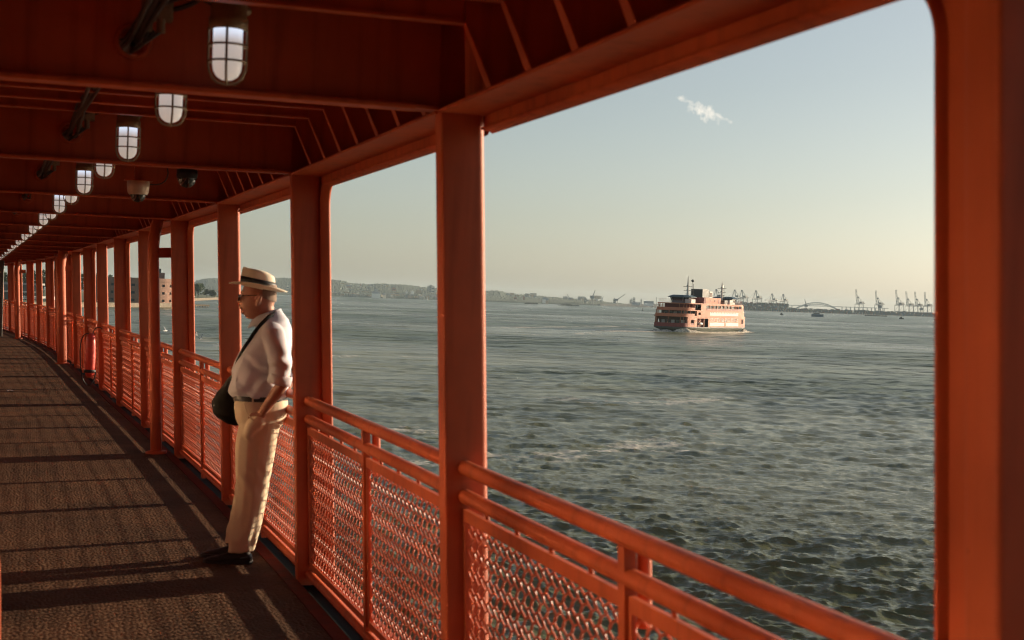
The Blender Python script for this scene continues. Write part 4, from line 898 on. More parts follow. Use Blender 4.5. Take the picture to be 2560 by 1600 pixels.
# ------------------------------------------------------------------ island at the left
ISL = mat('island_ground', (.06, .08, .03), .95, noise_s=.05, var=.5); STONE = mat('seawall_stone', (.15, .12, .085), .85, noise_s=.3, var=.35)
BRK = mat('sandstone_fort', (.24, .135, .095), .85, noise_s=.25, var=.25, bump=.03, bs=1.0); LEAF = mat('summer_foliage', (.058, .095, .026), .7, noise_s=.2, var=.35); LEAF2 = mat('dark_foliage', (.030, .055, .018), .7, noise_s=.2, var=.35); TRK = mat('bark', (.07, .05, .035), .9)
edge = [(-260, 770), (-60, 768.5), (120, 768), (258, 767.6), (330, 768), (428, 768)]
far_e = [(428, 762), (480, 752.5), (545, 748.5)]
P = [at_z(x, y, SEA) for x, y in edge+far_e]; back = [at_d(x, 720, d_) for x, d_ in ((560, 2600), (200, 2600), (-260, 2200))]
g = MB(); pts = [(p_.x, p_.y) for p_ in P+back]; g.prism(pts[::-1], SEA-2, SEA+2.2); tag(g.build('island', ISL), 'low grassy island shore at the far left', None, kind='structure')
e_ = empty('seawall', (P[0].x, P[0].y, SEA)); tag(e_, 'pale stone seawall along the island shore', 'seawall'); 
for a, b_ in zip(P[:-1], P[1:]):
    d_ = (b_-a).normalized(); n_ = Vector((d_.y, -d_.x, 0)); o_ = P[0]
    q = [a-o_+n_*1.2, b_-o_+n_*1.2, b_-o_-n_*.4, a-o_-n_*.4]
    MB().prism([(v.x, v.y) for v in q], -1.5, 2.6).build('wall_section', STONE, e_)
a, b_ = at_z(476, 768, SEA), at_z(524, 769, SEA)
e_ = empty('pier', (a.x, a.y, SEA), math.atan2(b_.y-a.y, b_.x-a.x)); tag(e_, 'low timber pier in front of the island trees', 'pier'); w_ = (b_-a).length
MB().box(0, w_, 0, 5, .9, 1.9).build('pier_deck', STONE, e_)
for k in range(7): MB().tube([(w_*(k+.5)/7, .3, -1.5), (w_*(k+.5)/7, .3, .9)], .3, 6).build('pile', TRK, e_)
# round fort
fp = at_d(338, 765, 935); fe = empty('round_fort', (fp.x, fp.y, SEA)); tag(fe, 'round three-storey sandstone fort at the water', 'fort')
Rf, zt = 25.5, 18.6
def ringwall(r0_, z0, z1, holes, m_, nm, n=72, t_=.8):
    g = MB()
    for k in range(n):
        a0, a1 = 2*PI*k/n, 2*PI*(k+1)/n; hole = holes and k % 3 == 1
        segs = [(z0, z1)]
        if hole: segs = [(z0, z0+(z1-z0)*.35), (z0+(z1-z0)*.68, z1)]
        for za, zb in segs: g.add([(r0_*math.cos(a), r0_*math.sin(a), z) for z in (za, zb) for a in (a0, a1)], [(0,1,3,2)])
        if hole:
            za, zb = z0+(z1-z0)*.35, z0+(z1-z0)*.68; ri = r0_-t_
            g.add([(rr*math.cos(a), rr*math.sin(a), z) for rr in (r0_, ri) for z in (za, zb) for a in (a0, a1)], [(0,4,5,1),(2,3,7,6),(0,2,6,4),(1,5,7,3)])
    g.build(nm, m_, fe)
for k in range(3): ringwall(Rf, 1.5+4.7*k, 1.5+4.7*(k+1), True, BRK, 'wall_tier')
ringwall(Rf+.35, 15.6, zt-.8, False, BRK, 'parapet'); ringwall(Rf-.9, 0, zt-1.5, False, F_BK, 'dark_casemates')
MB().lathe([(Rf+.35, zt-.8), (Rf-1.6, zt-.8), (Rf-1.6, 14), (1, 14)], n=72, sm=False).build('terreplein', BRK, fe)
bv = Vector((math.cos(R(-20)), math.sin(R(-20))))
MB().box(12.5, 16.5, -14.5, -10.5, 14, 21.5).build('turret', BRK, fe); MB().box(13, 14.2, -14, -12.5, 21.51, 24).build('turret_chimney', F_BK, fe)
def tree(x, ytop, ybase, D_, wpx, m_, lab, seed, grp='trees on the island'):
    p_ = at_d(x, ybase, D_); k = D_/FPX; z0 = SEA+2; H = at_d(x, ytop, D_).z-z0; w_ = wpx*k/2; rs_ = np.random.RandomState(seed)
    e_ = empty('tree', (p_.x, p_.y, z0)); tag(e_, lab, 'tree', grp)
    g = MB(); g.tube([(0,0,-1),(0,.2,H*.25),(.3,0,H*.6)], [w_*.07, w_*.05, w_*.02], 6)
    for q in range(5):
        a = q*1.3+seed; g.tube([(0,0,H*(.2+.06*q)),(math.cos(a)*w_*.6, math.sin(a)*w_*.6, H*(.45+.09*q))], [w_*.03, w_*.01], 4, False)
    g.build('trunk', TRK, e_)
    g = MB(); lob = [(rs_.uniform(-.55,.55)*w_, rs_.uniform(-.5,.5)*w_, H*rs_.uniform(.38,.8), w_*rs_.uniform(.32,.55)) for _ in range(11)]
    lob.append((0, 0, H*.84, w_*.34)); vs, fs = [], []
    for (cx_, cy_, cz_, r_) in lob:
        for _ in range(95):
            v = rs_.normal(size=3); v /= np.linalg.norm(v); rr = r_*(.55+.5*rs_.rand()); c = np.array([cx_, cy_, min(cz_+v[2]*rr*.8, H)])+np.array([v[0]*rr, v[1]*rr, 0])
            a = rs_.normal(size=3); a /= np.linalg.norm(a); b2 = np.cross(a, rs_.normal(size=3)); b2 /= np.linalg.norm(b2)+1e-6; s_ = max(.45, w_*.10)*rs_.uniform(.6, 1.2)
            o_ = len(vs); vs += [tuple(c+a*s_), tuple(c+b2*s_*.8), tuple(c-a*s_), tuple(c-b2*s_*.8)]; fs.append((o_, o_+1, o_+2, o_+3))
    g.add(vs, fs); g.build('crown', m_, e_)
T_ = [(495, 706, 748, 1700, 36, LEAF, 'broad green tree on the island point, right of the wide post'),(517, 722, 749, 1800, 22, LEAF2, 'low bushy tree right of the broad green tree'),(533, 724, 749, 1800, 22, LEAF2, 'rightmost low tree on the island point'),(484, 728, 749, 1650, 14, LEAF, 'small shrub-like tree at the left of the island point'),
 (325, 688, 740, 1040, 34, LEAF2, 'dark treetop rising behind the round fort'),(275, 682, 740, 1040, 44, LEAF, 'green treetop behind the left side of the fort'),(243, 676, 740, 1030, 34, LEAF2, 'tree left of the fort between the posts'),
 (222, 673, 745, 960, 30, LEAF, 'yellow-green tree between far posts'),(200, 676, 745, 960, 40, LEAF, 'pale green tree between far posts'),(165, 678, 745, 950, 40, LEAF2, 'dark tree far down the walkway view'),(134, 664, 745, 940, 44, LEAF2, 'tall dark tree seen between far posts'),
 (107, 667, 745, 930, 44, LEAF2, 'tall dark green tree between far slim posts'),(84, 668, 745, 930, 40, LEAF2, 'deep green tree behind the far left posts'),(60, 672, 745, 940, 40, LEAF, 'lighter tree near the far left'),(36, 674, 745, 950, 44, LEAF2, 'leafy tree beside the pale terminal roof'),(8, 676, 745, 960, 50, LEAF, 'leafy tree at the far left edge')]
for k, a in enumerate(T_): tree(*a, seed=40+k)
# terminal shed, parked vans at the far left
p_ = at_d(30, 760, 900); e_ = empty('terminal_building', (p_.x, p_.y, SEA+2), -PSI); tag(e_, 'low island terminal building with pale roof bands behind the far left posts', 'building')
MB().box(-16, 14, 0, 12, 0, 9).build('wall', BC[5], e_); MB().box(-17, 15, -1, 13, 9.01, 10.2).build('roof', BC[2], e_); MB().box(-17, 15, -.8, -.05, 4.6, 5.3).build('canopy', BC[0], e_)
for k in range(7): MB().box(-15+4.2*k, -12.4+4.2*k, -.1, -.01, 1, 4).build('window', F_GL, e_)
for k, x in enumerate((34, 56, 84, 92, 106, 136)):
    p_ = at_d(x, 752, 880); e_ = empty('parked_van', (p_.x, p_.y, SEA+2.2), -PSI+R(15*k)); tag(e_, ['white van on the island nearest the terminal','white vehicle beside the terminal canopy','white van seen between far slim posts','second white van right beside it','white car farther right on the island quay','white vehicle behind the bent orange pipe'][k], 'van', 'white vehicles on the island quay')
    MB().box(-2.8, 1.4, -1, 1, .5, 2.5).build('body', F_WH, e_); MB().ring([[(x_, y_, z_) for x_, y_ in ((1.4,-1),(2.8+dx_,-1),(2.8+dx_,1),(1.4,1))] for z_, dx_ in ((.5,0),(1.4,0),(2.3,-.9))], False).build('cab', F_WH, e_)
    MB().box(1.45, 2.3, -1.03, -1.005, 1.45, 2.1).build('side_window', F_GL, e_)
    for wx in (-1.8, 1.8):
        for wy in (-.95, .95): MB().lathe([(.01,-.15),(.42,-.15),(.42,.15),(.01,.15)], (wx, wy, .42), 10, axis='y').build('wheel', F_BK, e_)

# ------------------------------------------------------------------ gulls
GW = mat('gull_white', (.75, .73, .68), .7); GG = mat('gull_grey', (.30, .31, .33), .7); GB = mat('gull_black', (.02,.02,.02), .7)
def gull(x, y, D_, rz, roll_, lab, up=.35):
    p_ = at_d(x, y, D_); e_ = empty('gull', p_, rz); e_.rotation_euler = (roll_, 0, rz); tag(e_, lab, 'gull')
    g = MB(); G = []
    for xx, r_ in ((-.26,.006),(-.2,.035),(-.08,.06),(.04,.065),(.14,.045),(.19,.038),(.235,.036),(.262,.02),(.275,.008)): G.append([(xx, r_*math.cos(q), r_*math.sin(q)+(.015 if xx > .15 else 0)) for q in [2*PI*k/10 for k in range(10)]])
    g.ring(G); g.build('body', GW, e_)
    MB().add([(-.2,-.03,.01),(-.2,.03,.01),(-.36,.08,.0),(-.36,-.08,.0),(-.2,-.03,.0),(-.2,.03,.0)], [(0,1,2,3),(3,2,5,4)]).build('tail', GW, e_)
    MB().tube([(.27,0,.012),(.32,0,.004)], [.012,.003], 6).build('beak', mat('beak', (.6,.35,.05), .5) if 'beak' not in MATS else MATS['beak'], e_)
    for s_ in (1, -1):
        P = [(.0,.04,.03),(.10,.26,.03+up*.22),(.02,.48,.03+up*.2),(-.18,.70,.03+up*.05)]; ch = (.13,.11,.085,.01)
        g = MB(); rows = [[(x_+c*.6, s_*y_, z_), (x_-c*.1, s_*y_, z_+.012), (x_-c, s_*y_, z_), (x_-c*.1, s_*y_, z_-.006)] for (x_, y_, z_), c in zip(P[:3], ch)]
        g.grid(rows, True); w_ = g.build('wing', GG, e_)
        g = MB(); rows = [[(x_+c*.6, s_*y_, z_), (x_-c*.1, s_*y_, z_+.008), (x_-c, s_*y_, z_), (x_-c*.1, s_*y_, z_-.004)] for (x_, y_, z_), c in zip(P[2:], ch[2:])]
        g.grid(rows, True); g.build('wing_tip', GB, w_)
gull(500, 846, 100, R(100), R(-12), 'white gull with spread wings above the water left of the man', 1.0)
gull(414, 827, 110, R(60), R(30), 'gull banking between two posts, farther left', .6)
gull(490, 838, 160, R(200), R(20), 'small gull just behind the spread-winged gull', 1.2)
# ------------------------------------------------------------------ the man in the hat
MP = Vector((1.22, 8.80, 0)); MAZ = R(-74)
mF = Vector((math.sin(MAZ), math.cos(MAZ), 0)); mB = -mF; mN_ = Vector((mB.y, -mB.x, 0))       # back, towards the camera (his left)
MAN = empty('person', MP, 0); tag(MAN, 'man in cream hat and pale clothes leaning back on the railing, hand in pocket', 'person')
def MW(v): return mB*v[0]+mN_*v[1]+Vector((0, 0, v[2]))           # (back, left, up) -> local to the empty
def ell(c, ra, rb_, ex=2.3, n=28, tilt=0, tb=0):
    P = []
    for k in range(n):
        q = 2*PI*k/n; ca_, sa_ = math.cos(q), math.sin(q); x = ra*math.copysign(abs(ca_)**(2/ex), ca_); y = rb_*math.copysign(abs(sa_)**(2/ex), sa_)
        P.append((c[0]+x, c[1]+y, c[2]+x*tilt+y*tb))
    return P
def tubeE(path, n=16):                                             # path: (a, b, z, r) or (a,b,z,r1,r2)
    g = MB(); g.tube([p[:3] for p in path], [p[3] for p in path], n); return g
def remesh(name, mbs, m, parent, vox, smooth=4, disp=None, label=None, dec=None):
    g = MB()
    for b_ in mbs: g.add(b_.v, b_.f, True)
    o = bpy.data.objects.new(name, g.mesh(name, m)); COL.objects.link(o)
    md = o.modifiers.new('r', 'REMESH'); md.mode = 'VOXEL'; md.voxel_size = vox; md.use_smooth_shade = True
    if smooth: sm_ = o.modifiers.new('s', 'SMOOTH'); sm_.iterations = smooth; sm_.factor = .6
    bpy.context.view_layer.update()
    me = bpy.data.meshes.new_from_object(o.evaluated_get(bpy.context.evaluated_depsgraph_get())); bpy.data.objects.remove(o)
    nv_ = len(me.vertices); co = np.empty(nv_*3, np.float32); me.vertices.foreach_get('co', co); co = co.reshape(-1, 3)
    if disp is not None:
        no = np.empty(nv_*3, np.float32); me.vertex_normals.foreach_get('vector', no); no = no.reshape(-1, 3)
        d = np.array([disp(Vector(c)) for c in co]); co = co+no*d[:, None]
    wco = np.outer(co[:, 0], np.array(mB))+np.outer(co[:, 1], np.array(mN_)); wco[:, 2] += co[:, 2]
    me.vertices.foreach_set('co', wco.astype(np.float32).ravel()); me.polygons.foreach_set('use_smooth', np.ones(len(me.polygons), bool))
    me.materials.clear(); me.materials.append(m); me.update(); me.name = name
    o = bpy.data.objects.new(name, me); COL.objects.link(o); o.parent = parent
    if label: o['label'] = label
    return o
SKIN = mat('skin', (.40, .19, .125), .5, spec=.4, noise_s=14, var=.16, bump=.0015, bs=90)
SHIRT = mat('pale_shirt', (.60, .60, .66), .85, spec=.2, noise_s=6, var=.06, bump=.0008, bs=160)
TROU = mat('cream_trousers', (.66, .55, .40), .9, spec=.15, noise_s=5, var=.08, bump=.001, bs=140)
BLK = mat('black_leather', (.012, .011, .011), .5); BAGM = mat('black_nylon', (.008, .008, .007), .8, spec=.2, noise_s=10, var=.3, bump=.004, bs=18)
STRAW = mat('cream_hat_felt', (.70, .62, .49), .8, noise_s=8, var=.06, bump=.0006, bs=220); HAIR = mat('short_grey_hair', (.20, .13, .09), .8, bump=.003, bs=120)
# --- body: head, neck, trunk, arms with hands, legs, feet grown into one continuous surface
def head():
    g = MB(); rows = []
    # z, front a, back a, half width
    prof = [(1.480, .062, .150, .030), (1.495, .036, .156, .050), (1.512, .012, .160, .060), (1.530, .000, .166, .066), (1.548, -.008, .172, .069), (1.566, -.012, .178, .071),
            (1.585, -.010, .184, .074), (1.605, -.009, .190, .0765), (1.625, -.004, .193, .078), (1.645, -.007, .193, .078), (1.665, -.005, .190, .077), (1.69, .004, .184, .074), (1.715, .022, .170, .066), (1.735, .05, .146, .05), (1.745, .08, .12, .02)]
    n = 40
    for z, fa, ba, w_ in prof:
        c = (fa+ba)/2; ra = (ba-fa)/2; row_ = []
        for k in range(n):
            q = 2*PI*k/n; ca_, sa_ = math.cos(q), math.sin(q); ex = 2.25
            x = ra*math.copysign(abs(ca_)**(2/ex), ca_); y = w_*math.copysign(abs(sa_)**(2/ex), sa_)
            row_.append((c+x, y, z-.10*(c+x-.1)))
        rows.append(row_)
    g.ring(rows); return g
hd = head()
nose = MB().tube([(-.004, 0, 1.628), (-.018, 0, 1.610), (-.034, 0, 1.596), (-.020, 0, 1.586), (.0, 0, 1.588)], [.009, .011, .012, .012, .008], 10)
nos2 = [MB().tube([(-.018, s_*.009, 1.590), (.0, s_*.012, 1.592)], [.0075, .006], 8) for s_ in (1, -1)]
lips = MB().tube([(-.004, -.022, 1.566), (-.020, -.010, 1.568), (-.023, 0, 1.569), (-.020, .010, 1.568), (-.004, .022, 1.566)], .0062, 8)
lips2 = MB().tube([(-.004, -.020, 1.556), (-.018, -.009, 1.555), (-.021, 0, 1.555), (-.018, .009, 1.555), (-.004, .020, 1.556)], .0062, 8)
chin = MB().lathe([(.001,-.016),(.014,-.010),(.018,0),(.014,.010),(.001,.016)], (.002, 0, 1.530), 12)
brow = MB().tube([(.008, -.04, 1.645), (-.010, -.02, 1.650), (-.012, 0, 1.645), (-.010, .02, 1.650), (.008, .04, 1.645)], .009, 8)
ears = []
for s_ in (1, -1):
    y = s_*.083; ears.append(MB().tube([(.094, y*.97, 1.572), (.098, y*1.05, 1.590), (.112, y*1.14, 1.608), (.116, y*1.17, 1.624), (.106, y*1.13, 1.634), (.094, y*1.04, 1.628), (.090, y*1.0, 1.610)], [.0095, .0105, .010, .010, .010, .0095, .009], 8))
    ears.append(MB().tube([(.100, y*.95, 1.585), (.104, y*1.02, 1.612)], [.012, .013], 8))
neck = MB().ring([ell((.152-.0035*k, 0, 1.42+.02*k), .058, .058, 2, 20, .2) for k in range(8)])
jowl = MB().ring([ell((.075, 0, z), r1, r2, 2.1, 20) for z, r1, r2 in ((1.488, .045, .045), (1.50, .062, .055), (1.52, .070, .06))])
trunk = MB().ring([ell(c, ra, rb_, 2.3, 28) for c, ra, rb_ in (((.13, 0, .93), .145, .165), ((.12, 0, 1.0), .150, .170), ((.110, 0, 1.08), .160, .175), ((.13, 0, 1.2), .150, .175), ((.16, 0, 1.33), .125, .185), ((.185, 0, 1.42), .095, .17), ((.185, 0, 1.47), .06, .09))])
def arm(s_, el, wr_, hand_dir, inp):
    sh = Vector((.205, s_*.185, 1.425)); el = Vector(el); wr_ = Vector(wr_)
    ps = [MB().tube([sh, sh.lerp(el, .5), el, el.lerp(wr_, .3), wr_], [.050, .046, .038, .038, .026], 14)]
    d = (wr_-el).normalized(); up = Vector((0, s_, 0)); side = d.cross(up).normalized()
    pc = wr_+d*.045
    ps.append(MB().tube([wr_-d*.01, wr_+d*.02, wr_+d*.06, wr_+d*.085], [.026, .031, .034, .028], 12).map(lambda v: pc+(v-pc)-up*((v-pc).dot(up))*.45))
    for k in range(4):
        o_ = side*(-.028+.0185*k); L = (.066, .074, .070, .055)[k]; b0 = wr_+d*.075+o_; curl = -up*.012
        ps.append(MB().tube([b0, b0+d*L*.45+curl*.3, b0+d*L*.8+curl*1.0, b0+d*L+curl*1.8], [.0095, .009, .008, .0065], 8))
    b0 = wr_+d*.025-side*.026; ps.append(MB().tube([b0, b0+d*.022-side*.018, b0+d*.048-side*.020, b0+d*.062-side*.012], [.012, .011, .010, .008], 8))
    return ps
armL = arm(1, (.292, .243, 1.125), (.158, .190, .930), None, True)
armR = arm(-1, (.285, -.240, 1.125), (.158, -.188, .930), None, True)
legs = []
for s_, dx_ in ((1, -.03), (-1, -.075)):
    legs.append(MB().tube([(.145, s_*.085, .95), (.125, s_*.088, .80), (.098+dx_*.3, s_*.088, .50), (.090+dx_*.7, s_*.086, .30), (.080+dx_, s_*.085, .09), (.080+dx_, s_*.085, .05)], [.085, .078, .055, .052, .038, .036], 14))
    legs.append(MB().tube([(.105+dx_, s_*.088, .035), (.02+dx_, s_*.09, .032), (-.08+dx_, s_*.092, .028)], [.022, .024, .018], 12))
remesh('body', [hd, nose, *nos2, lips, lips2, chin, brow, neck, jowl, trunk, *armL, *armR, *legs, *ears], SKIN, MAN, .0050, 2)
# hair fringe under the hat
hr_ = MB(); rows = []
for k in range(17):
    q = R(-72+144*k/16); rows.append([(.092+.108*math.cos(q), .086*math.sin(q), z) for z in (1.598+.03*(1-math.cos(q)), 1.63+.012*(1-math.cos(q)), 1.70)])
rows = [r_ for r_ in rows]; hr_.grid(rows); hr_.grid([[(x*.97+.003, y*.95, z) for x, y, z in r_][::-1] for r_ in rows]); hr_.map(lambda v: Vector(MW(v))); hr_.build('hair', HAIR, MAN)
# --- shirt
def fold_shirt(v):
    a, b_, z = v
    d = noise.noise(Vector((a*7, b_*7, z*7)))*.010
    low = max(0, min(1, (1.36-z)/.2)); 
    d += .016*low*math.sin(52*(z*.80-a*.62)+5*noise.noise(Vector((a*5, b_*5, z*5))))*(.4+.6*noise.noise(Vector((a*3+4, b_*3, z*3))))*(1 if z > 1.0 else .3)
    if abs(b_) > .16: d +=   .007*math.sin(60*(z+a*.5)+4*noise.noise(Vector((a*9, b_*9, z*9))))*max(0, min(1, (1.32-z)/.12))
    d += .006*math.sin(38*(a+z*.25)+3*noise.noise(Vector((z*6, a*4, 1))))*max(0, min(1, (z-1.3)/.1))
    return d
sh_t = MB().ring([ell(c, ra, rb_, 2.35, 36, tl) for c, ra, rb_, tl in (((.118, 0, .985), .148, .172, 0), ((.116, 0, 1.01), .163, .186, 0), ((.112, 0, 1.045), .176, .196, .0), ((.113, 0, 1.09), .180, .200, 0), ((.122, 0, 1.16), .176, .198, 0), ((.135, 0, 1.23), .168, .198, 0),
     ((.152, 0, 1.31), .150, .200, 0), ((.172, 0, 1.38), .130, .198, .05), ((.186, 0, 1.435), .112, .178, .12), ((.190, 0, 1.475), .092, .130, .25), ((.180, 0, 1.505), .074, .085, .35), ((.172, 0, 1.525), .066, .068, .4))])
slv = []
for s_ in (1, -1):
    slv.append(MB().tube([(.205, s_*.150, 1.435), (.215, s_*.185, 1.41), (.236, s_*.207, 1.33), (.254, s_*.222, 1.24), (.264, s_*.230, 1.165), (.262, s_*.230, 1.118)], [.060, .070, .066, .063, .066, .062], 18))
shirt = remesh('shirt', [sh_t, *slv], SHIRT, MAN, .0075, 3, fold_shirt)
for s_ in (1, -1):     # rolled cuffs
    g = MB(); ax0, ax1 = Vector((.266, s_*.231, 1.165)), Vector((.254, s_*.228, 1.108)); d = (ax1-ax0)
    G = []
    for t_, r_ in ((0, .064), (.05, .0715), (.5, .073), (.95, .072), (1.0, .066), (.98, .058)):
        c = ax0+d*t_; u_ = Vector((1, 0, d.x/-d.z)).normalized(); w_ = d.normalized().cross(u_)
        G.append([c+(u_*math.cos(q)+w_*math.sin(q))*(r_+.0025*math.sin(3*q+s_)) for q in [2*PI*k/28 for k in range(28)]])
    g.grid(G, True); g.map(lambda v: Vector(MW(v))); g.build('rolled_cuff', SHIRT, shirt)
# collar
g = MB(); G = []
for k in range(33):
    q = R(-158+316*k/32); c_ = math.cos(q); f = (1-c_)/2      # q=0 at the back
    base = Vector((.165+.070*c_-.028*f, .070*math.sin(q), 1.512-.055*f)); top = Vector((.160+.068*c_-.030*f, .066*math.sin(q), 1.560-.060*f)); 
    dr = (.058+.016*f**3); out_ = Vector((c_*.022-.018*f**2, math.sin(q)*.024, -dr))
    G.append([base*.985+Vector((.003,0,0)), top, top+out_*.15+Vector((0,0,.004)), top+out_])
g.grid(G); g.grid([[p_-Vector((.003*math.cos(R(-158+316*k/32)), .003*math.sin(R(-158+316*k/32)), 0)) for p_ in r_][::-1] for k, r_ in enumerate(G)]); g.map(lambda v: Vector(MW(v))); g.build('collar', SHIRT, shirt)
# --- trousers
def fold_tr(v):
    a, b_, z = v; w_ = noise.noise(Vector((a*4, b_*6, z*3)))
    d = .009*noise.noise(Vector((a*8, b_*8, z*4)))
    kn = math.exp(-((z-.50)/.12)**2)+.9*math.exp(-((z-.16)/.11)**2)+.6*math.exp(-((z-.86)/.07)**2)
    d += .0085*kn*math.sin(44*(z+a*.9*(1 if z > .3 else -1))+9*w_)*(.45+.9*noise.noise(Vector((a*6, b_*6, z*5+3))))
    d += .0012*math.sin(9*math.atan2(b_-.088*math.copysign(1, b_), a-.09)+7*z)
    return d
tt = [MB().ring([ell((.128, 0, z), ra, rb_, 2.4, 32) for z, ra, rb_ in ((.835, .125, .165), (.88, .150, .182), (.94, .162, .187), (.985, .160, .182), (1.0, .156, .178))])]
for s_, pts in ((1, ((.140,.87,.118,.096),(.122,.80,.122,.094),(.113,.72,.120,.092),(.105,.62,.110,.088),(.096,.50,.102,.083),(.088,.38,.099,.080),(.072,.25,.093,.077),(.056,.15,.085,.073),(.045,.075,.080,.070))),
                (-1, ((.135,.87,.118,.096),(.112,.80,.120,.094),(.100,.72,.114,.092),(.090,.62,.106,.088),(.080,.50,.098,.083),(.058,.38,.092,.078),(.030,.25,.086,.074),(.004,.15,.080,.072),(-.010,.10,.076,.070)))):
    tt.append(MB().ring([ell((a, s_*.088, z), ra, rb_, 2.2, 24, .12 if z < .12 else 0) for a, z, ra, rb_ in pts]))
tt.append(MB().tube([(.146, .172, .915), (.138, .168, .885), (.105, .160, .835), (.078, .150, .785), (.07, .14, .755)], [.030, .046, .050, .044, .02], 16))
trs = remesh('trousers', tt, TROU, MAN, .0078, 3, fold_tr)
# belt, buckle, pocket edge
g = MB(); g.grid([[tuple(MW(p_)) for p_ in ell((.120, 0, z), .163, .187, 2.4, 40)] for z in (.992, 1.022)], True); g.grid([[tuple(MW(p_)) for p_ in ell((.120, 0, z), .158, .182, 2.4, 40)] for z in (1.022, .992)], True); g.build('belt', BLK, trs)
for a, b_ in ((-.020, .105), (.10, .186), (.22, .155)):
    MB().add([tuple(MW((a+da, b_+db, z))) for da, db, z in ((-.005,.004,.985),(.005,.004,.985),(.005,.004,1.027),(-.005,.004,1.027),(-.005,-.01,.985),(.005,-.01,.985),(.005,-.01,1.027),(-.005,-.01,1.027))], [(0,1,2,3),(7,6,5,4),(0,4,5,1),(3,2,6,7),(0,3,7,4),(1,5,6,2)]).build('belt_loop', TROU, trs)
MB().tube([tuple(MW(p_)) for p_ in ((.045, .176, .985), (.058, .196, .955), (.070, .205, .925), (.095, .208, .895), (.115, .208, .885))], .0035, 8).build('pocket_edge', TROU, trs)
# --- shoes
for s_, dx_, nm in ((1, -.014, ''), (-1, -.062, '')):
    G = []; cx0 = dx_
    for a, w_, h_, zc in ((.128,.020,.030,.045),(.120,.036,.058,.04),(.095,.040,.085,.04),(.060,.041,.092,.04),(.02,.042,.080,.035),(-.03,.046,.062,.03),(-.08,.049,.048,.028),(-.125,.044,.038,.026),(-.152,.030,.028,.024),(-.162,.010,.016,.022)):
        G.append([(a+cx0, s_*.092+w_*math.cos(q)-.008*(1 if a < 0 else 0)*-s_, max(.006, zc+(h_-zc if math.sin(q) > 0 else zc)*math.sin(q))) for q in [2*PI*k/20 for k in range(20)]])
    g = MB().ring(G); g.map(lambda v: Vector(MW(v))); so_ = g.build('shoe', BLK, MAN)
    g = MB(); pts = [(a+cx0, s_*.092+w_) for a, w_ in ((.132,0),(.122,.034),(.06,.044),(-.03,.050),(-.09,.053),(-.14,.042),(-.168,.012))]+[(a+cx0, s_*.092-w_) for a, w_ in ((-.168,.012),(-.14,.042),(-.09,.050),(-.03,.046),(.06,.042),(.122,.034))]
    g.prism(pts, .001, .022, True); g.map(lambda v: Vector(MW(v))); g.build('sole', BLACKR, so_)
    if s_ > 0:
        g = MB().tube([(.126+cx0, .105, .040), (.10+cx0, .134, .046), (.06+cx0, .137, .038)], .0035, 6); g.map(lambda v: Vector(MW(v))); g.build('heel_trim', F_BL, so_)
# --- glasses
gl_ = empty('glasses', (0,0,0)); gl_.parent = MAN
g = MB()
for s_ in (1, -1):
    g.tube([(-.022, s_*.068, 1.628), (.03, s_*.082, 1.632), (.10, s_*.086, 1.634), (.118, s_*.084, 1.622)], .0026, 6)
    g.tube([(-.024+.004*math.cos(q)*0, s_*(.034+.026*math.cos(q)), 1.618+.019*math.sin(q)) for q in [2*PI*k/20 for k in range(21)]], .0022, 6, False)
g.tube([(-.026, -.010, 1.624), (-.030, 0, 1.626), (-.026, .010, 1.624)], .0025, 6)
g.map(lambda v: Vector(MW(v))); g.build('spectacle_frame', BLK, gl_)
LENS = mat('spectacle_lens', (.5, .5, .5), .05, trans=.9)
for s_ in (1, -1):
    g = MB().add([(-.024, s_*(.034+.025*math.cos(q)), 1.618+.018*math.sin(q)) for q in [2*PI*k/16 for k in range(16)]], [tuple(range(16))]); g.map(lambda v: Vector(MW(v))); g.build('lens', LENS, gl_)
# --- hat
HT = .175; hc = Vector((.086, 0, 1.676)); hat = empty('hat', (0,0,0)); hat.parent = MAN
def HM(v): return Vector(MW((hc.x+v[0], hc.y+v[1], hc.z+v[2]-HT*v[0])))
g = MB(); G = []
for rr, up in ((.96, .0), (1.0, .004), (1.25, .004), (1.5, .007), (1.70, .010), (1.72, .0125), (1.70, .014), (1.5, .0115), (1.25, .009), (1.0, .010), (.96, .010)):
    row_ = []
    for k in range(48):
        q = 2*PI*k/48; a = math.cos(q); bq = math.sin(q); f = (rr-1)/.72
        x = a*.108*rr if f <= 0 else a*(.108+.072*f); y = bq*.087*rr if f <= 0 else bq*(.087+.070*f)
        row_.append(HM((x, y, up+max(0, f)*(.018*abs(bq)**2-.016*max(0, -a)**2+.004*max(0, a)))))
    G.append(row_)
g.grid(G, True); g.build('brim', STRAW, hat)
g = MB(); G = []
for t_, sc in ((0, 1.0), (.04, 1.0), (.3, .985), (.6, .955), (.8, .925), (.92, .88), (.98, .80), (1.0, .68), (.985, .5), (.95, .32), (.93, .12), (.925, .01)):
    row_ = []
    for k in range(56):
        q = 2*PI*k/56; a, bq = math.cos(q), math.sin(q); H = .110+.002*max(0, -a)-.018*max(0, a)**2
        taper = 1-.10*max(0, -a)*t_
        x = a*.108*sc; y = bq*.087*sc*(1-.07*t_)*(1-.22*max(0, -a)**1.2*t_*(1 if sc > .6 else .5))
        z = .008+H*min(1, t_)
        if t_ > .5:   # front side pinches
            pin = math.exp(-((q-PI*.74)/.33)**2)+math.exp(-((q-PI*1.26)/.33)**2); y -= math.copysign(.014, bq)*pin*(t_-.5)*2*min(1, sc*1.2); z -= .006*pin*(t_-.5)
        if sc < .85: z -= .020*(1-sc/.85)*(1.15-abs(bq)*.3)
        row_.append(HM((x, y, z)))
    G.append(row_)
g.grid(G, True); g.build('crown', STRAW, hat)
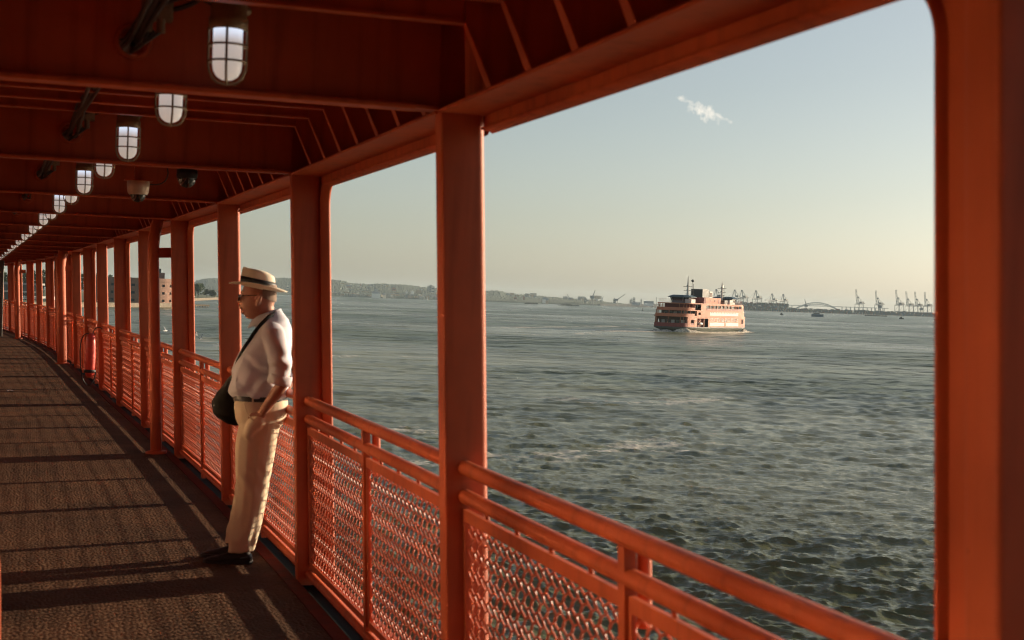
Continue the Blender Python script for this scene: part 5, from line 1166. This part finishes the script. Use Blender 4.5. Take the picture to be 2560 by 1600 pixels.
g = MB(); G = [[HM((math.cos(q)*.108*f, math.sin(q)*.087*f, z)) for q in [2*PI*k/48 for k in range(48)]] for z, f in ((.010,1.0),(.008,1.03),(.058,1.012),(.058,.98))]
g.grid(G, True); g.build('hat_band', BLK, hat)
# --- shoulder bag and strap (hangs on him: a thing of its own)
BG = empty('shoulder_bag', MP, 0); tag(BG, 'black slouchy shoulder bag hanging in front of the man in the hat', 'bag')
g = MB(); G = []
for k in range(15):
    t_ = k/14; z = 1.135-.305*t_; w_ = np.interp(t_, [0, .15, .35, .6, .82, .94, 1], [.014, .040, .068, .094, .095, .076, .035]); ca_ = np.interp(t_, [0, .3, .6, .85, 1], [-.060, -.080, -.098, -.085, -.062]); th = np.interp(t_, [0, .3, .8, 1], [.03, .085, .11, .05])
    G.append([(ca_+w_*math.copysign(abs(math.cos(q))**.8, math.cos(q))+.006*noise.noise(Vector((k*.4, math.cos(q)*2, math.sin(q)*2))), -.095+th*math.sin(q), z-.25*(w_*math.cos(q))*t_) for q in [2*PI*j/24 for j in range(24)]])
g.ring(G); g.map(lambda v: Vector(MW(v))); g.build('bag_body', BAGM, BG)
sp = [(.196,-.05,1.535),(.214,.0,1.546),(.205,.060,1.532),(.172,.110,1.510),(.130,.140,1.462),(.085,.150,1.400),(.030,.135,1.310),(-.012,.105,1.230),(-.040,.06,1.165),(-.055,.01,1.12),(-.058,-.04,1.10)]
def ribbon(P, w_, th=.003):
    g = MB(); G = []
    for i, p_ in enumerate(P):
        p_ = Vector(p_); t_ = (Vector(P[min(len(P)-1, i+1)])-Vector(P[max(0, i-1)])).normalized(); c = Vector((.13, 0, p_.z-.02)); nrm = (p_-c); nrm -= t_*nrm.dot(t_); nrm.normalize(); sd_ = t_.cross(nrm)
        G.append([p_+sd_*w_/2-nrm*th, p_+sd_*w_/2+nrm*th, p_-sd_*w_/2+nrm*th, p_-sd_*w_/2-nrm*th])
    g.grid(G, True); return g
g = ribbon(sp, .022); g.map(lambda v: Vector(MW(v))); g.build('strap', BAGM, BG)
sp2 = [(.196,-.05,1.535),(.230,-.09,1.47),(.275,-.12,1.36),(.30,-.15,1.2),(.27,-.20,1.08),(.12,-.225,1.06),(.0,-.20,1.08),(-.058,-.12,1.10)]
g = ribbon(sp2, .022); g.map(lambda v: Vector(MW(v))); g.build('strap', BAGM, BG)

# ------------------------------------------------------------------ haze
hz = MB().box(-16000, 16000, -16000, 16000, SEA-12, 130); hm = bpy.data.materials.new('haze_air'); hm.use_nodes = True; t = hm.node_tree; t.nodes.remove(t.nodes['Principled BSDF'])
pv = t.nodes.new('ShaderNodeVolumePrincipled'); pv.inputs['Color'].default_value = (.72, .90, 1.0, 1); pv.inputs['Density'].default_value = 3.6e-5; pv.inputs['Anisotropy'].default_value = 0
t.links.new(pv.outputs[0], t.nodes['Material Output'].inputs['Volume'])
ho = hz.build('haze', hm); tag(ho, 'pale evening haze over the harbour', None, kind='stuff')
